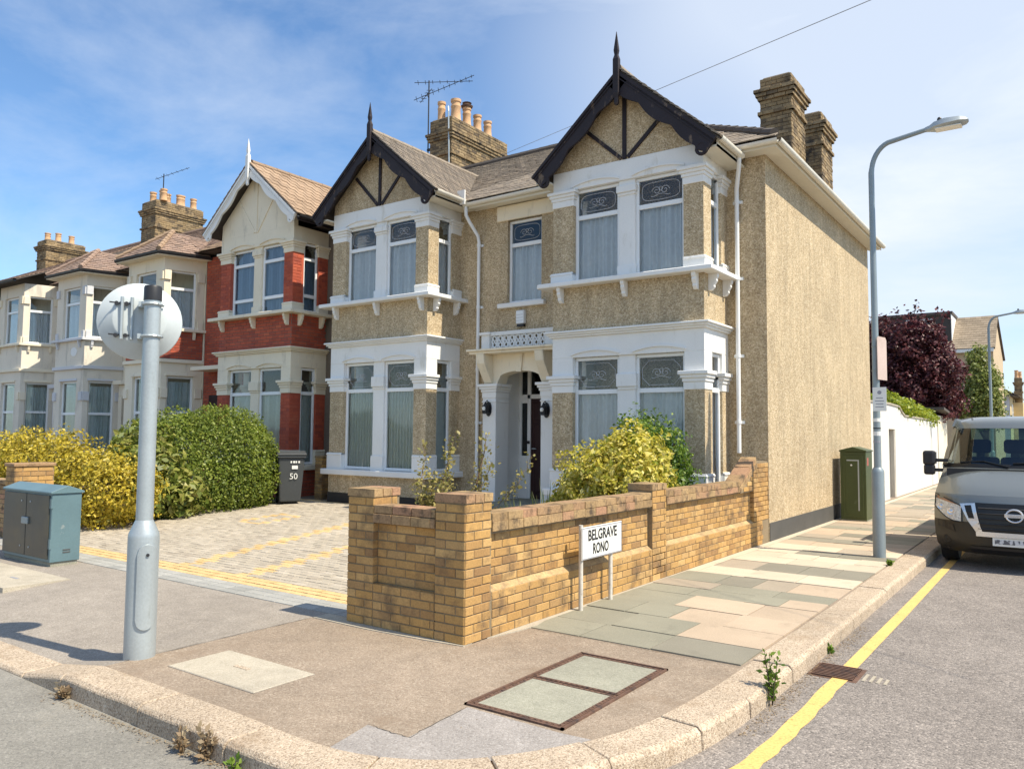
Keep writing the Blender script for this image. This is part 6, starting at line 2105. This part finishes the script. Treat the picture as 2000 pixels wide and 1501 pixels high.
def tree(name, label, loc, h, blobs, n, size, m, seed, twigs=()):
    t = thing(name, label, 'tree', loc)
    b = Vector(loc)
    c = Vector(blobs[0][:3])
    MB().tube([b, b.lerp(Vector((b.x, b.y, c.z)), .5) + Vector((.05, .04, 0)), c], [.16, .12, .06], 9).obj('trunk', BARK, t, smooth=True)
    for q in blobs:
        p = Vector(q[:3])
        a = Vector((b.x, b.y, b.z + (p.z - b.z) * .5))
        MB().tube([a, a.lerp(p, .6) + Vector((0, 0, -.1)), p + Vector((0, 0, q[5] * .4))], [.07, .05, .02], 6).obj('limb', BARK, t)
    leaves('crown', blobs, n, size, m, t, zmin=.6, seed=seed, lump=.22, shell=.55)
    g = np.random.default_rng(seed)
    V, A = [], []
    for (p0, p1) in twigs:
        p0, p1 = Vector(p0), Vector(p1)
        MB().tube([p0, p0.lerp(p1, .5) + Vector((.05, 0, 0)), p1], [.02, .014, .006], 4).obj('twig', BARK, t)
        for i in range(26):
            c_ = np.array(p0.lerp(p1, .3 + .75 * g.random())) + g.normal(0, .10, 3)
            a = g.normal(size=3)
            a /= np.linalg.norm(a)
            b_ = np.cross(a, g.normal(size=3))
            b_ /= np.linalg.norm(b_)
            s_ = size * g.uniform(.7, 1.3)
            V.append([c_ - a * s_ * .5, c_ + b_ * s_ * .35, c_ + a * s_ * .5, c_ - b_ * s_ * .35])
            A.append(g.random())
    if V:
        leafmesh('twig_leaves', np.array(V), np.array(A), m, t)
tree('plum_tree', 'dark purple leaved plum tree rising above the white garden wall', (-1.3, 30.5, 0), 7,
     [(-1.2, 30.5, 5.2, 1.25, 1.3, 1.25), (-2.1, 30.6, 5.2, 1.1, 1.2, 1.3), (-.3, 30.3, 4.3, .95, 1.1, 1.2), (-1.0, 30.2, 3.5, 1.3, 1.2, 1.1), (-2.7, 30.8, 5.6, .9, .9, .9), (-3.3, 30.6, 5.0, 1.0, 1.0, 1.3), (-3.2, 30.4, 3.3, 1.1, 1.0, 1.1), (-.2, 30.6, 3.3, .8, .9, .9), (-.75, 30.4, 5.7, .8, .8, .7), (-1.7, 30.4, 4.0, 1.2, 1.1, 1.1), (-2.2, 30.2, 3.2, 1.0, 1.0, 1.0)], 42000, .15, L_PUR, 21,
     [((-1.9, 30.5, 5.8), (-2.15, 30.4, 6.75)), ((-1.3, 30.5, 5.9), (-1.35, 30.6, 7.0)), ((-.9, 30.5, 5.9), (-.75, 30.3, 6.75)), ((-.6, 30.4, 5.8), (-.2, 30.4, 6.9)), ((-1.3, 30.4, 6.2), (-1.0, 30.4, 7.15)), ((-1.9, 30.5, 5.8), (-1.75, 30.4, 6.9)), ((-.5, 30.4, 5.8), (.05, 30.4, 6.5))])
tree('green_street_tree', 'slim light green street tree beyond the plum tree', (.55, 40, 0), 6,
     [(.45, 40, 4.6, .75, .8, 1.0), (.15, 40.2, 3.8, .8, .8, .9), (.75, 39.8, 3.7, .7, .8, .95), (.3, 40, 5.6, .5, .5, .75), (.9, 40.1, 4.5, .45, .5, .7), (-.1, 39.9, 3.2, .8, .8, .8), (.6, 40, 2.9, .9, .8, .8)], 9000, .16, L_TREE, 22)
# hedge seen through the van
shrub('street_hedge', 'green garden hedge on the opposite side of the side street', 'hedge', (12.8, 24, 0), [(12.8, 14 + i * 3.2, 1.0, .8, 1.9, 1.1) for i in range(9)], 12000, .16, L_SHR, 3, zmin=.1, seed=9)
# weeds at the kerb
def weed(c, n, h, m, seed, label, name='kerb_weed'):
    g = np.random.default_rng(seed)
    t = thing(name, label, 'weed', c)
    V, A = [], []
    for k in range(max(1, n // 12)):
        a = g.uniform(0, 6.28)
        tip = np.array(c) + np.array([math.cos(a) * .14 * h, math.sin(a) * .14 * h, h * g.uniform(.5, 1)])
        MB().tube([c, tuple(tip)], [.004, .002], 4).obj('stem', STEM if m is L_DRY else BARK, t)
        for i in range(20):
            p = np.array(c) + (tip - np.array(c)) * g.uniform(.1, 1) + g.normal(0, .012, 3)
            q = g.normal(size=3)
            q[2] = abs(q[2])
            q /= np.linalg.norm(q)
            b_ = np.cross(q, g.normal(size=3))
            b_ /= np.linalg.norm(b_)
            s_ = .042 * g.uniform(.6, 1.4)
            V.append([p, p + q * s_ * .5 + b_ * s_ * .25, p + q * s_, p + q * s_ * .5 - b_ * s_ * .25])
            A.append(g.random())
    leafmesh('leaf', np.array(V), np.array(A), m, t)
weed((2.31, .47, ROADZ), 84, .36, L_SHR, 1, 'upright green weed growing from the gutter against the kerb near the drain')
weed((.05, -2.34, ROADZ), 90, .17, L_DRY, 2, 'clump of dry brown weeds at the foot of the kerb')
weed((-.16, -2.36, ROADZ), 60, .13, L_DRY, 3, 'low dry weed beside the larger dry clump at the kerb')
weed((.33, -2.36, ROADZ), 24, .09, L_SHR, 4, 'tiny green weed sprouting by the curved kerb')
weed((-1.62, -2.33, ROADZ), 48, .10, L_DRY, 5, 'dry seedling stalks below the sloping kerbstone')
weed((2.0, 6.45, 0), 60, .07, L_SHR, 6, 'small green weed in the joint behind the kerb by the van')
weed((2.31, 2.05, ROADZ), 24, .07, L_SHR, 7, 'tiny weed in the gutter above the drain grate')
# fallen leaves and grit along the gutter
g = np.random.default_rng(77)
V, A = [], []
def scatter(n, f, s0):
    for _ in range(n):
        p = np.array(f())
        a = g.uniform(0, 6.28)
        u_ = np.array([math.cos(a), math.sin(a), g.uniform(-.2, .2)])
        v_ = np.array([-math.sin(a), math.cos(a), g.uniform(-.2, .2)])
        s_ = s0 * g.uniform(.4, 1.3)
        V.append([p - u_ * s_, p + v_ * s_ * .5, p + u_ * s_, p - v_ * s_ * .5])
        A.append(g.random())
scatter(900, lambda: (2.30 + abs(g.normal(0, .06)), g.uniform(-.2, 3.2), ROADZ + .006), .009)
scatter(450, lambda: (g.uniform(-1.8, .4), -2.32 - abs(g.normal(0, .04)), ROADZ + .006), .009)
scatter(60, lambda: (g.uniform(-1.5, 1.8), g.uniform(-1.8, .0), .004), .006)
lit = leafmesh('leaf_litter', np.array(V), np.array(A), L_DRY, None, 'stuff')
lit['label'] = 'dry grit and leaf litter along the gutter'
